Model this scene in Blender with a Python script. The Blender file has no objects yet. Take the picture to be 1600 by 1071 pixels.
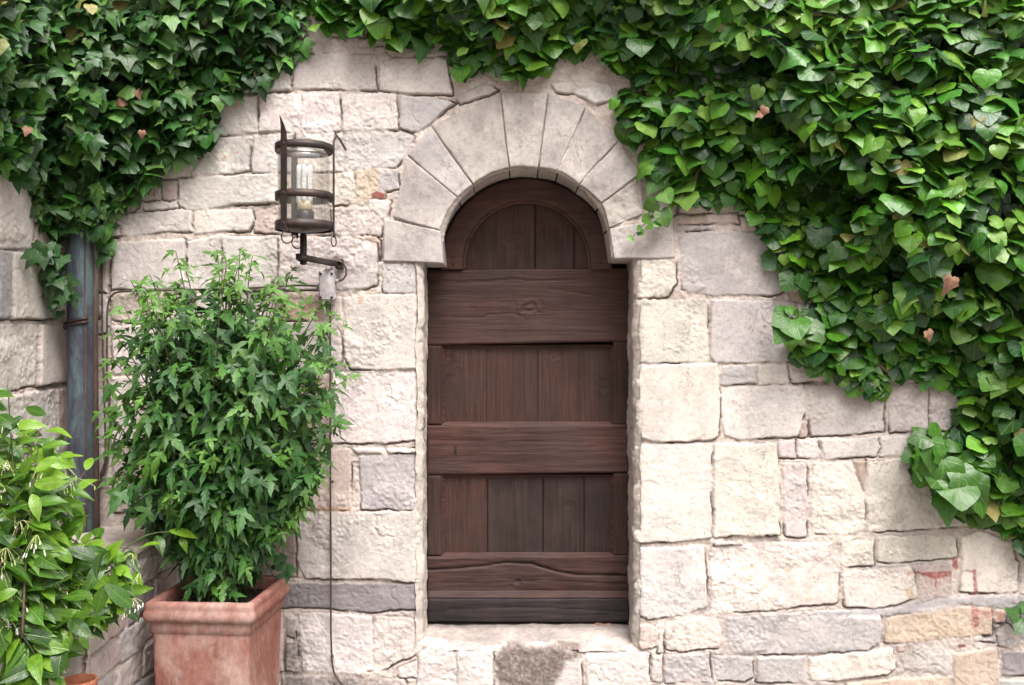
import bpy, math, random
import numpy as np

# ------------------------------------------------------------------ camera, world, light
SC = bpy.context.scene
COL = SC.collection
R = math.radians
F = 1428.0            # focal length in photo pixels
PX = 357.0            # photo pixels per metre on the wall face (4 m away)
CZ = 1.62             # eye height
cam_d = bpy.data.cameras.new("camera")
cam = bpy.data.objects.new("camera", cam_d)
COL.objects.link(cam)
cam.location = (0, -4.0, CZ)
cam.rotation_euler = (R(90), 0, 0)
cam_d.sensor_width = 36.0
cam_d.lens = 36.0 * F / 1600.0
cam_d.clip_end = 500
SC.camera = cam

SUN_EL, SUN_AZ = 60.0, 24.0      # elevation; azimuth to the right of straight behind the camera
world = bpy.data.worlds.new("World")
SC.world = world
world.use_nodes = True
wn = world.node_tree
bg = wn.nodes["Background"]
sky = wn.nodes.new("ShaderNodeTexSky")
sky.sky_type = 'NISHITA'
sky.sun_disc = False
sky.sun_elevation = R(SUN_EL)
sky.sun_rotation = R(180 - SUN_AZ)
sky.dust_density = 4.0
hs = wn.nodes.new("ShaderNodeHueSaturation")
hs.inputs['Saturation'].default_value = 0.22
wn.links.new(sky.outputs[0], hs.inputs['Color'])
tc = wn.nodes.new("ShaderNodeTexCoord"); sx = wn.nodes.new("ShaderNodeSeparateXYZ")
wn.links.new(tc.outputs['Generated'], sx.inputs[0])
gr = wn.nodes.new("ShaderNodeValToRGB")          # overcast dome: bright overhead, dim towards the horizon
gr.color_ramp.elements[0].position = 0.05; gr.color_ramp.elements[0].color = (.06, .06, .06, 1)
gr.color_ramp.elements[1].position = 0.80; gr.color_ramp.elements[1].color = (1.55, 1.53, 1.50, 1)
wn.links.new(sx.outputs['Z'], gr.inputs[0])
mm = wn.nodes.new("ShaderNodeMix"); mm.data_type = 'RGBA'; mm.blend_type = 'MULTIPLY'; mm.inputs[0].default_value = 1
wn.links.new(hs.outputs[0], mm.inputs[6]); wn.links.new(gr.outputs[0], mm.inputs[7])
wn.links.new(mm.outputs[2], bg.inputs['Color'])
bg.inputs['Strength'].default_value = 0.15

sun_d = bpy.data.lights.new("sun", 'SUN')
sun_d.energy = 1.35
sun_d.angle = R(35)
sun_d.color = (1.0, 0.935, 0.90)
sun = bpy.data.objects.new("sun", sun_d)
COL.objects.link(sun)
sun.rotation_euler = (R(90 - SUN_EL), 0, R(SUN_AZ))
sun.location = (2, -6, 8)

SC.view_settings.view_transform = 'Standard'
SC.view_settings.look = 'None'
SC.view_settings.exposure = 1.08
SC.view_settings.gamma = 1.0

rng = np.random.default_rng(7)
random.seed(7)

# ------------------------------------------------------------------ small helpers
def wx(px, y=0.0):            # photo column -> x at depth plane y
    return (px - 800.0) * (4.0 + y) / F
def wz(py, y=0.0):            # photo row -> z at depth plane y
    return CZ + (535.5 - py) * (4.0 + y) / F
def P3(px, py, y):
    return np.array([wx(px, y), y, wz(py, y)])

def sstep(a, b, x):
    t = np.clip((x - a) / (b - a), 0, 1)
    return t * t * (3 - 2 * t)

def hash_u(ix, iy, iz, seed):
    h = (ix.astype(np.int64) * 374761393 + iy.astype(np.int64) * 668265263 + iz * 2147483647 + seed * 974634777) & 0xFFFFFFFF
    h = ((h ^ (h >> 13)) * 1274126177) & 0xFFFFFFFF
    h = (h ^ (h >> 16)) & 0xFFFFFFFF
    h = (h * 2246822519) & 0xFFFFFFFF
    h = h ^ (h >> 15)
    return (h & 0xFFFFFF) / float(0xFFFFFF)

def vn2(x, y, seed=0):
    x = np.asarray(x, float); y = np.asarray(y, float)
    ix = np.floor(x); iy = np.floor(y)
    fx = x - ix; fy = y - iy
    fx = fx * fx * (3 - 2 * fx); fy = fy * fy * (3 - 2 * fy)
    z = 0
    a = hash_u(ix, iy, z, seed); b = hash_u(ix + 1, iy, z, seed)
    c = hash_u(ix, iy + 1, z, seed); d = hash_u(ix + 1, iy + 1, z, seed)
    return (a * (1 - fx) + b * fx) * (1 - fy) + (c * (1 - fx) + d * fx) * fy * 1.0

def fbm2(x, y, octv=4, seed=0):
    s = 0; a = 1.0; t = 0; x = np.asarray(x, float); y = np.asarray(y, float)
    for o in range(octv):
        s = s + a * (vn2(x, y, seed + o * 17) - 0.5); t += a * 0.5
        x = x * 2.03 + 11.3; y = y * 2.01 + 5.7; a *= 0.52
    return s / t

def vn3(p, seed=0):
    i = np.floor(p); f = p - i; f = f * f * (3 - 2 * f)
    r = 0
    for dx in (0, 1):
        for dy in (0, 1):
            for dz in (0, 1):
                w = (f[..., 0] if dx else 1 - f[..., 0]) * (f[..., 1] if dy else 1 - f[..., 1]) * (f[..., 2] if dz else 1 - f[..., 2])
                r = r + w * hash_u(i[..., 0] + dx, i[..., 1] + dy, i[..., 2].astype(np.int64) + dz, seed)
    return r - 0.5

def fbm3(p, octv=3, seed=0):
    s = 0; a = 1.0
    for o in range(octv):
        s = s + a * vn3(p * (2.0 ** o), seed + 13 * o); a *= 0.5
    return s

def facets(x, y, seed=0):
    """tilted flakes, as a chisel leaves them; returns height about -0.5..0.5"""
    ix = np.floor(x); iy = np.floor(y)
    best = np.full(x.shape, 1e9); h = np.zeros(x.shape)
    for dx in (-1, 0, 1):
        for dy in (-1, 0, 1):
            cx = ix + dx; cy = iy + dy
            px = cx + hash_u(cx, cy, 1, seed); py = cy + hash_u(cx, cy, 2, seed)
            ex = x - px; ey = y - py
            d = ex * ex + ey * ey
            hh = (hash_u(cx, cy, 3, seed) - .5) * 1.1 * ex + (hash_u(cx, cy, 4, seed) - .5) * 1.1 * ey + (hash_u(cx, cy, 5, seed) - .5) * .5
            m = d < best
            best = np.where(m, d, best); h = np.where(m, hh, h)
    return h

def poly_sd(X, Y, poly):
    """signed distance to a polygon, positive inside"""
    p = np.asarray(poly, float); n = len(p)
    d = np.full(X.shape, 1e18); ins = np.zeros(X.shape, bool)
    for i in range(n):
        a = p[i]; b = p[(i + 1) % n]; e = b - a
        wx_ = X - a[0]; wy_ = Y - a[1]
        t = np.clip((wx_ * e[0] + wy_ * e[1]) / (e @ e + 1e-12), 0, 1)
        d = np.minimum(d, (wx_ - t * e[0]) ** 2 + (wy_ - t * e[1]) ** 2)
        c = ((a[1] <= Y) != (b[1] <= Y))
        with np.errstate(divide='ignore', invalid='ignore'):
            xi = a[0] + (Y - a[1]) / (b[1] - a[1] + 1e-12) * (b[0] - a[0])
        ins ^= (c & (X < xi))
    d = np.sqrt(d)
    return np.where(ins, d, -d)

# ------------------------------------------------------------------ mesh plumbing
def thing(name, label, cat, loc=(0, 0, 0), group=None):
    o = bpy.data.objects.new(name, None)
    o.empty_display_size = 0.1
    COL.objects.link(o); o.location = loc
    o['label'] = label; o['category'] = cat
    if group: o['group'] = group
    return o

def tag(o, label, cat, group=None):
    o['label'] = label; o['category'] = cat
    if group: o['group'] = group
    return o

class MB:
    def __init__(self):
        self.v = []; self.f = []; self.n = 0; self.attr = {}
    def add(self, v, faces, **attrs):
        v = np.asarray(v, float).reshape(-1, 3)
        for f in faces:
            f = np.asarray(f, int)
            if f.size: self.f.append(f + self.n)
        for k, a in attrs.items():
            self.attr.setdefault(k, []).append(np.asarray(a, float).reshape(len(v), -1))
        self.v.append(v); self.n += len(v)
        return self
    def build(self, name, mat, parent=None, smooth=True, origin=None):
        v = np.concatenate(self.v)
        org = np.zeros(3)
        if parent is not None:
            p = parent
            while p is not None:
                org = org + np.array(p.location); p = p.parent
        elif origin is not None:
            org = np.array(origin, float)
        me = bpy.data.meshes.new(name)
        loops = np.concatenate([f.reshape(-1) for f in self.f])
        sizes = np.concatenate([np.full(len(f), f.shape[1]) for f in self.f])
        starts = np.concatenate([[0], np.cumsum(sizes)[:-1]])
        me.vertices.add(len(v)); me.vertices.foreach_set('co', (v - org).astype(np.float32).ravel())
        me.loops.add(len(loops)); me.loops.foreach_set('vertex_index', loops.astype(np.int32))
        me.polygons.add(len(sizes))
        me.polygons.foreach_set('loop_start', starts.astype(np.int32))
        me.polygons.foreach_set('loop_total', sizes.astype(np.int32))
        me.polygons.foreach_set('use_smooth', np.full(len(sizes), bool(smooth)))
        for k, lst in self.attr.items():
            a = np.concatenate(lst)
            if len(a) != len(v): continue
            if k == 'Col':
                at = me.attributes.new('Col', 'FLOAT_COLOR', 'POINT')
                at.data.foreach_set('color', np.c_[a[:, :3], np.ones(len(a))].astype(np.float32).ravel())
            else:
                at = me.attributes.new(k, 'FLOAT_VECTOR', 'POINT')
                at.data.foreach_set('vector', a[:, :3].astype(np.float32).ravel())
        me.update(calc_edges=True)
        me.validate()
        o = bpy.data.objects.new(name, me)
        COL.objects.link(o)
        if mat: me.materials.append(mat)
        if parent is not None: o.parent = parent
        elif origin is not None: o.location = tuple(org)
        return o

def grid_faces(nu, nv):
    i = np.arange(nu - 1)[:, None] * nv + np.arange(nv - 1)[None, :]
    return np.stack([i, i + nv, i + nv + 1, i + 1], -1).reshape(-1, 4)

def tube(pts, rad, sides=8, cap=True):
    pts = np.asarray(pts, float); n = len(pts)
    rad = np.broadcast_to(np.asarray(rad, float), (n,))
    t = np.gradient(pts, axis=0); t /= np.linalg.norm(t, axis=1)[:, None] + 1e-12
    up = np.array([0, 0, 1.0])
    if abs(t[0] @ up) > 0.9: up = np.array([1.0, 0, 0])
    vs = []
    a = np.cross(t[0], up); a /= np.linalg.norm(a)
    for k in range(n):
        a = a - t[k] * (a @ t[k]); a /= np.linalg.norm(a) + 1e-12
        b = np.cross(t[k], a)
        th = np.arange(sides) / sides * 2 * math.pi
        vs.append(pts[k] + rad[k] * (np.cos(th)[:, None] * a + np.sin(th)[:, None] * b))
    v = np.concatenate(vs)
    q = []
    for k in range(n - 1):
        for s in range(sides):
            s2 = (s + 1) % sides
            q.append((k * sides + s, k * sides + s2, (k + 1) * sides + s2, (k + 1) * sides + s))
    fs = [np.array(q)]
    if cap:
        fs.append(np.arange(sides)[::-1][None, :]); fs.append(((n - 1) * sides + np.arange(sides))[None, :])
    return v, fs

def lathe(prof, cx, cy, seg=32, ang=(0, 2 * math.pi)):
    prof = np.asarray(prof, float)
    full = abs(ang[1] - ang[0] - 2 * math.pi) < 1e-6
    th = np.linspace(ang[0], ang[1], seg, endpoint=not full)
    v = np.stack([cx + prof[None, :, 0] * np.cos(th)[:, None], cy + prof[None, :, 0] * np.sin(th)[:, None],
                  np.broadcast_to(prof[None, :, 1], (len(th), len(prof)))], -1).reshape(-1, 3)
    m = len(prof); q = []
    for i in range(len(th) if full else len(th) - 1):
        j = (i + 1) % len(th)
        for k in range(m - 1):
            q.append((i * m + k, j * m + k, j * m + k + 1, i * m + k + 1))
    return v, [np.array(q)]

def rbox(c, size, bev=0.004, rot=0.0):
    """box with chamfered edges; c centre, size full extents"""
    sx, sy, sz = [s / 2 for s in size]; b = min(bev, sx * .9, sy * .9, sz * .9)
    vs = []; idx = {}
    for X in (-1, 1):
        for Y in (-1, 1):
            for Z in (-1, 1):
                for ax in range(3):
                    p = [X * (sx - b), Y * (sy - b), Z * (sz - b)]
                    p[ax] = (X * sx, Y * sy, Z * sz)[ax]
                    idx[(X, Y, Z, ax)] = len(vs); vs.append(p)
    q = []; t = []
    for ax in range(3):
        o1, o2 = [a for a in range(3) if a != ax]
        for s in (-1, 1):
            f = []
            for (u, w) in ((-1, -1), (1, -1), (1, 1), (-1, 1)):
                k = [0, 0, 0]; k[ax] = s; k[o1] = u; k[o2] = w
                f.append(idx[(k[0], k[1], k[2], ax)])
            q.append(f)
        for u in (-1, 1):
            for w in (-1, 1):
                k1 = [0, 0, 0]; k2 = [0, 0, 0]
                k1[ax] = -1; k2[ax] = 1; k1[o1] = k2[o1] = u; k1[o2] = k2[o2] = w
                q.append([idx[(*k1, o1)], idx[(*k2, o1)], idx[(*k2, o2)], idx[(*k1, o2)]])
    for X in (-1, 1):
        for Y in (-1, 1):
            for Z in (-1, 1):
                t.append([idx[(X, Y, Z, a)] for a in range(3)])
    v = np.array(vs)
    if rot:
        cr, sr = math.cos(rot), math.sin(rot)
        v = np.c_[v[:, 0] * cr - v[:, 1] * sr, v[:, 0] * sr + v[:, 1] * cr, v[:, 2]]
    return v + np.array(c), [np.array(q), np.array(t)]

def patch(fn, nu, nv, back=(.05, .05, .05, .05), ns=6, rnd=0.006, sizes=(.1, .1)):
    """slab face given by fn(s,t)->(n,3); its four sides (s0,s1,t0,t1) run back along +y"""
    def axis(n, b0, b1):
        c = np.linspace(0, 1, n)
        o0 = (np.linspace(1, 0, ns, endpoint=False)) ** 1.6; o1 = np.linspace(0, 1, ns + 1)[1:] ** 1.6
        return np.r_[np.zeros(ns), c, np.ones(ns)], np.r_[o0 * b0, np.zeros(n), o1 * b1]
    s, os_ = axis(nu, back[0], back[1]); t, ot = axis(nv, back[2], back[3])
    S, T = np.meshgrid(s, t, indexing='ij'); OS, OT = np.meshgrid(os_, ot, indexing='ij')
    p = fn(S, T)
    e = np.minimum(np.minimum(S, 1 - S) * sizes[0], np.minimum(T, 1 - T) * sizes[1])
    k = np.clip(1 - e / max(rnd, 1e-6), 0, 1)
    dep = rnd * (1 - np.sqrt(np.clip(1 - k * k, 0, 1))) + np.maximum(OS, OT)
    p = p.copy(); p[..., 1] += dep
    return p.reshape(-1, 3), grid_faces(*S.shape), S, T, dep

# ------------------------------------------------------------------ materials
def new_mat(name):
    m = bpy.data.materials.new(name); m.use_nodes = True
    nt = m.node_tree
    return m, nt, nt.nodes["Principled BSDF"]

def N(nt, kind, **inp):
    n = nt.nodes.new(kind)
    for k, v in inp.items(): n.inputs[k].default_value = v
    return n

def pos_scaled(nt, scale):
    g = nt.nodes.new('ShaderNodeNewGeometry'); m = nt.nodes.new('ShaderNodeMapping')
    m.inputs['Scale'].default_value = scale
    nt.links.new(g.outputs['Position'], m.inputs['Vector'])
    return m.outputs[0]

def noise(nt, vec, scale, detail=4, rough=.55, dist=0):
    n = nt.nodes.new('ShaderNodeTexNoise')
    n.inputs['Scale'].default_value = scale; n.inputs['Detail'].default_value = detail
    n.inputs['Roughness'].default_value = rough; n.inputs['Distortion'].default_value = dist
    if vec is not None: nt.links.new(vec, n.inputs['Vector'])
    return n.outputs['Fac']

def ramp(nt, fac, pts):
    r = nt.nodes.new('ShaderNodeValToRGB')
    el = r.color_ramp.elements
    while len(el) > 1: el.remove(el[-1])
    el[0].position = pts[0][0]; el[0].color = (*pts[0][1], 1)
    for p, c in pts[1:]:
        e = el.new(p); e.color = (*c, 1)
    nt.links.new(fac, r.inputs['Fac'])
    return r.outputs['Color']

def mixc(nt, fac, a, b, mode='MIX'):
    m = nt.nodes.new('ShaderNodeMix'); m.data_type = 'RGBA'; m.blend_type = mode
    for sock, val in ((0, fac), (6, a), (7, b)):
        if hasattr(val, 'is_linked') or isinstance(val, bpy.types.NodeSocket): nt.links.new(val, m.inputs[sock])
        else: m.inputs[sock].default_value = val if sock == 0 else (*val, 1)
    return m.outputs[2]

def math_(nt, op, a, b=None, clamp=False):
    m = nt.nodes.new('ShaderNodeMath'); m.operation = op; m.use_clamp = clamp
    for i, v in enumerate((a, b)):
        if v is None: continue
        if isinstance(v, bpy.types.NodeSocket): nt.links.new(v, m.inputs[i])
        else: m.inputs[i].default_value = v
    return m.outputs[0]

def bump(nt, h, strength, dist, normal=None):
    b = nt.nodes.new('ShaderNodeBump')
    b.inputs['Strength'].default_value = strength; b.inputs['Distance'].default_value = dist
    nt.links.new(h, b.inputs['Height'])
    if normal is not None: nt.links.new(normal, b.inputs['Normal'])
    return b.outputs[0]

def g3(v): return (v, v, v)

def stone_material():
    m, nt, b = new_mat('limestone')
    at = nt.nodes.new('ShaderNodeAttribute'); at.attribute_name = 'Col'
    p = pos_scaled(nt, (1, 1, 1))
    n1 = noise(nt, p, 9, 5, .6); n2 = noise(nt, p, 55, 5, .65); n3 = noise(nt, p, 230, 3, .6)
    c = mixc(nt, 1.0, at.outputs['Color'], ramp(nt, n1, [(.3, (.84, .82, .82)), (.7, (1.12, 1.10, 1.07))]), 'MULTIPLY')
    c = mixc(nt, 1.0, c, ramp(nt, n2, [(.28, g3(.74)), (.46, g3(.98)), (.75, g3(1.1))]), 'MULTIPLY')
    pit = ramp(nt, n3, [(.30, g3(.45)), (.40, g3(1.0))])
    c = mixc(nt, .55, c, pit, 'MULTIPLY')
    # hairline cracks and small flake edges
    ph = pos_scaled(nt, (1, 1, .55))
    hn = noise(nt, ph, 7.5, 7, .62, .6)
    hl = math_(nt, 'SUBTRACT', 1.0, math_(nt, 'DIVIDE', math_(nt, 'ABSOLUTE', math_(nt, 'SUBTRACT', hn, .5)), .0075), True)
    hm = ramp(nt, noise(nt, p, 5.0, 3, .5), [(.47, g3(0)), (.62, g3(1))])
    hl = math_(nt, 'MULTIPLY', hl, hm)
    hn2 = noise(nt, p, 26, 5, .6, 1.0)
    hl2 = math_(nt, 'SUBTRACT', 1.0, math_(nt, 'DIVIDE', math_(nt, 'ABSOLUTE', math_(nt, 'SUBTRACT', hn2, .56)), .010), True)
    hl = math_(nt, 'MAXIMUM', math_(nt, 'MULTIPLY', hl, .8), math_(nt, 'MULTIPLY', hl2, .38))
    c = mixc(nt, hl, c, (.22, .17, .14))
    # faint rust and lichen blotches
    n4 = noise(nt, p, 4.2, 6, .7)
    c = mixc(nt, ramp(nt, n4, [(.60, g3(0)), (.74, g3(.35))]), c, (.50, .36, .25))
    nt.links.new(c, b.inputs['Base Color'])
    b.inputs['Roughness'].default_value = .93
    b.inputs['Specular IOR Level'].default_value = .2
    vo = nt.nodes.new('ShaderNodeTexVoronoi'); vo.inputs['Scale'].default_value = 60
    nt.links.new(mixv(nt, p, n2), vo.inputs['Vector'])
    nb = bump(nt, math_(nt, 'SUBTRACT', n3, math_(nt, 'MULTIPLY', hl, 1.5)), .40, .004)
    nb = bump(nt, n2, .36, .008, nb)
    nb = bump(nt, vo.outputs['Distance'], .07, .008, nb)
    nt.links.new(nb, b.inputs['Normal'])
    return m

def mixv(nt, vec, fac):
    a = nt.nodes.new('ShaderNodeVectorMath'); a.operation = 'ADD'
    s = nt.nodes.new('ShaderNodeVectorMath'); s.operation = 'SCALE'
    c = nt.nodes.new('ShaderNodeCombineXYZ')
    for i in range(3): nt.links.new(fac, c.inputs[i])
    nt.links.new(c.outputs[0], s.inputs[0]); s.inputs['Scale'].default_value = .06
    nt.links.new(vec, a.inputs[0]); nt.links.new(s.outputs[0], a.inputs[1])
    return a.outputs[0]

def wood_material(name, horizontal, base=(.054, .0215, .0160), dark=(.013, .006, .005), light=(.100, .047, .037), off=0.0):
    m, nt, b = new_mat(name)
    # grain: noise stretched along the board
    sc = (1.7, 3, 46) if horizontal else (46, 3, 1.7)
    g = nt.nodes.new('ShaderNodeNewGeometry')
    mp = nt.nodes.new('ShaderNodeMapping'); mp.inputs['Scale'].default_value = sc; mp.inputs['Location'].default_value = (off, off * .7, off * 1.3)
    nt.links.new(g.outputs['Position'], mp.inputs['Vector'])
    n1 = noise(nt, mp.outputs[0], 1.7, 8, .68, 1.0)
    mp2 = nt.nodes.new('ShaderNodeMapping'); mp2.inputs['Scale'].default_value = tuple(s * (4.5 if s > 10 else 3.5) for s in sc)
    nt.links.new(g.outputs['Position'], mp2.inputs['Vector'])
    n2 = noise(nt, mp2.outputs[0], 2.2, 4, .6, .4)
    p = pos_scaled(nt, (1, 1, 1))
    n3 = noise(nt, p, 6, 4, .6)
    n4 = noise(nt, p, 160, 2, .5)
    n5 = noise(nt, p, 2.6, 5, .65)
    c = ramp(nt, n1, [(.26, dark), (.47, base), (.74, light)])
    c = mixc(nt, 1.0, c, ramp(nt, n5, [(.32, g3(.55)), (.5, g3(1.0)), (.7, g3(1.35))]), 'MULTIPLY')
    c = mixc(nt, .75, c, ramp(nt, n2, [(.30, g3(.34)), (.5, g3(1.0)), (.72, g3(1.35))]), 'MULTIPLY')
    c = mixc(nt, ramp(nt, n3, [(.40, g3(0)), (.75, g3(.55))]), c, (.052, .033, .031))
    c = mixc(nt, ramp(nt, n4, [(.68, g3(0)), (.8, g3(.3))]), c, (.11, .075, .068))
    nt.links.new(c, b.inputs['Base Color'])
    b.inputs['Roughness'].default_value = .62
    b.inputs['Specular IOR Level'].default_value = .35
    nb = bump(nt, n2, .55, .003)
    nb = bump(nt, n1, .5, .006, nb)
    nt.links.new(nb, b.inputs['Normal'])
    return m

def leaf_material(name, veins='palmate', rough=.42, trans=.18, vein_col=(.20, .30, .10), vein_amt=.55, spec=.5):
    m, nt, b = new_mat(name)
    at = nt.nodes.new('ShaderNodeAttribute'); at.attribute_name = 'Col'
    uv = nt.nodes.new('ShaderNodeAttribute'); uv.attribute_name = 'leafuv'
    sep = nt.nodes.new('ShaderNodeSeparateXYZ'); nt.links.new(uv.outputs['Vector'], sep.inputs[0])
    a, l, rnd = sep.outputs[0], sep.outputs[1], sep.outputs[2]
    aa = math_(nt, 'ABSOLUTE', a)
    mid = math_(nt, 'SUBTRACT', 1.0, math_(nt, 'DIVIDE', aa, .022), True)
    if veins == 'palmate':
        ang = math_(nt, 'ARCTAN2', aa, math_(nt, 'ADD', l, .02))
        rr = math_(nt, 'SQRT', math_(nt, 'ADD', math_(nt, 'MULTIPLY', aa, aa), math_(nt, 'MULTIPLY', l, l)))
        v = mid
        for va in (.62, 1.35, .3):
            d = math_(nt, 'MULTIPLY', math_(nt, 'ABSOLUTE', math_(nt, 'SUBTRACT', ang, va)), rr)
            w = math_(nt, 'MULTIPLY', math_(nt, 'SUBTRACT', 1.0, math_(nt, 'DIVIDE', d, .016), True), .75 if va > .5 else .35)
            v = math_(nt, 'MAXIMUM', v, w)
    else:
        t = math_(nt, 'SUBTRACT', l, math_(nt, 'MULTIPLY', aa, .75))
        sn = math_(nt, 'ABSOLUTE', math_(nt, 'SINE', math_(nt, 'MULTIPLY', t, 26.0)))
        lat = math_(nt, 'MULTIPLY', math_(nt, 'SUBTRACT', 1.0, math_(nt, 'DIVIDE', sn, .22), True), .45)
        v = math_(nt, 'MAXIMUM', mid, lat)
    p = pos_scaled(nt, (1, 1, 1))
    n1 = noise(nt, p, 55, 3, .6)
    c = mixc(nt, 1.0, at.outputs['Color'], ramp(nt, n1, [(.3, g3(.78)), (.7, g3(1.2))]), 'MULTIPLY')
    c = mixc(nt, math_(nt, 'MULTIPLY', v, vein_amt), c, vein_col)
    geo = nt.nodes.new('ShaderNodeNewGeometry')
    nt.links.new(c, b.inputs['Base Color'])
    b.inputs['Roughness'].default_value = rough
    b.inputs['Specular IOR Level'].default_value = spec
    nb = bump(nt, v, .35, .003)
    nb = bump(nt, n1, .25, .006, nb)
    nt.links.new(nb, b.inputs['Normal'])
    tr = nt.nodes.new('ShaderNodeBsdfTranslucent')
    tc = mixc(nt, 1.0, c, (1.3, 1.5, .6), 'MULTIPLY')
    nt.links.new(tc, tr.inputs['Color'])
    mx = nt.nodes.new('ShaderNodeMixShader'); mx.inputs[0].default_value = trans
    nt.links.new(b.outputs[0], mx.inputs[1]); nt.links.new(tr.outputs[0], mx.inputs[2])
    nt.links.new(mx.outputs[0], nt.nodes['Material Output'].inputs['Surface'])
    return m

def mottled(name, c1, c2, scale=12, rough=.7, metal=0.0, bumpd=.002, c3=None, bs=.4, stretch=(1, 1, 1), spec=.4):
    m, nt, b = new_mat(name)
    p = pos_scaled(nt, stretch)
    n1 = noise(nt, p, scale, 6, .65, .3)
    c = ramp(nt, n1, [(.32, c1), (.68, c2)])
    n2 = noise(nt, p, scale * 5.3, 4, .6)
    if c3 is not None:
        n3 = noise(nt, p, scale * .45, 6, .7, .5)
        c = mixc(nt, ramp(nt, n3, [(.47, g3(0)), (.62, g3(.8))]), c, c3)
    c = mixc(nt, .6, c, ramp(nt, n2, [(.3, g3(.65)), (.6, g3(1.1))]), 'MULTIPLY')
    nt.links.new(c, b.inputs['Base Color'])
    b.inputs['Roughness'].default_value = rough; b.inputs['Metallic'].default_value = metal
    b.inputs['Specular IOR Level'].default_value = spec
    nb = bump(nt, n2, bs, bumpd); nb = bump(nt, n1, bs, bumpd * 2, nb)
    nt.links.new(nb, b.inputs['Normal'])
    return m

def glass_material():
    m, nt, b = new_mat('thin_glass')
    tr = nt.nodes.new('ShaderNodeBsdfTransparent'); tr.inputs[0].default_value = (.92, .91, .89, 1)
    gl = nt.nodes.new('ShaderNodeBsdfGlossy'); gl.inputs['Roughness'].default_value = .04
    lw = nt.nodes.new('ShaderNodeLayerWeight'); lw.inputs['Blend'].default_value = .35
    f = math_(nt, 'ADD', math_(nt, 'MULTIPLY', lw.outputs['Facing'], .5), .07)
    mx = nt.nodes.new('ShaderNodeMixShader')
    nt.links.new(f, mx.inputs[0]); nt.links.new(tr.outputs[0], mx.inputs[1]); nt.links.new(gl.outputs[0], mx.inputs[2])
    df = nt.nodes.new('ShaderNodeBsdfDiffuse'); df.inputs[0].default_value = (.6, .58, .55, 1)     # dust on the glass
    mx2 = nt.nodes.new('ShaderNodeMixShader')
    nt.links.new(math_(nt, 'MULTIPLY', noise(nt, pos_scaled(nt, (1, 1, .5)), 14, 4), .12), mx2.inputs[0])
    nt.links.new(mx.outputs[0], mx2.inputs[1]); nt.links.new(df.outputs[0], mx2.inputs[2])
    nt.links.new(mx2.outputs[0], nt.nodes['Material Output'].inputs['Surface'])
    return m

M_STONE = stone_material()
M_IRON = mottled('rusty_iron', (.028, .023, .023), (.058, .046, .043), 40, .5, .35, .001, (.075, .045, .034))
M_CABLE = mottled('cable_sheath', (.05, .035, .03), (.10, .068, .055), 60, .6)
M_GLASS = glass_material()
M_BULB = mottled('white_lamp_tube', (.90, .90, .90), (.93, .93, .93), 20, .2)
M_CREAM = mottled('cream_plastic', (.62, .52, .34), (.70, .60, .42), 30, .4)
M_SOCKET = mottled('dark_socket', (.03, .03, .03), (.08, .07, .07), 30, .35)
M_GREYBOX = mottled('grey_box', (.30, .27, .27), (.40, .37, .36), 40, .5, .1, .001, (.24, .2, .2))
M_TERRA = mottled('terracotta', (.24, .095, .074), (.36, .185, .150), 9, .95, 0, .003, (.47, .335, .295), .5, spec=.1, stretch=(1, 1, .6))
M_TERRA2 = mottled('orange_terracotta', (.34, .11, .06), (.44, .17, .09), 14, .85)
M_SOIL = mottled('soil', (.02, .013, .010), (.075, .052, .04), 45, .95, 0, .012, None, 1.0)
M_COPPER = mottled('weathered_copper', (.050, .048, .066), (.110, .118, .150), 13, .5, .25, .002, (.135, .215, .225), stretch=(2.0, 1, .55))
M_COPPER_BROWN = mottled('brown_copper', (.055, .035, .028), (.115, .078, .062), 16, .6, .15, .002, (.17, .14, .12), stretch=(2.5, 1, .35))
M_STEM = mottled('green_stem', (.045, .06, .02), (.09, .12, .04), 40, .6)
M_BARK = mottled('brown_stem', (.07, .045, .03), (.15, .10, .065), 60, .8)
M_PETAL = mottled('white_petal', (.72, .72, .62), (.80, .80, .72), 60, .5)
M_BUD = mottled('green_bud', (.30, .38, .10), (.52, .56, .26), 80, .5)
M_DEAD = mottled('dry_leaf', (.16, .075, .045), (.33, .19, .12), 40, .7)
M_IVY_L = leaf_material('ivy_leaf_dark', 'palmate', .45, .07, (.13, .21, .09), .5)
M_IVY_R = leaf_material('ivy_leaf_bright', 'palmate', .40, .09, (.20, .31, .08), .5)
M_HIB = leaf_material('shrub_leaf', 'pinnate', .5, .15, (.10, .20, .06), .4)
M_JAS = leaf_material('jasmine_leaf', 'pinnate', .34, .3, (.24, .36, .06), .45)

# ------------------------------------------------------------------ stonework
PAL = {'w': (.655, .603, .576), 'c': (.67, .615, .56), 'm': (.53, .478, .456), 'g': (.46, .435, .435), 'd': (.30, .282, .285),
       'o': (.56, .45, .365), 'p': (.57, .485, .445), 'r': (.26, .09, .075), 'k': (.52, .415, .37), 'b': (.30, .245, .22), 'l': (.56, .53, .525)}
MORTAR = np.array((.58, .505, .46))

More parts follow.
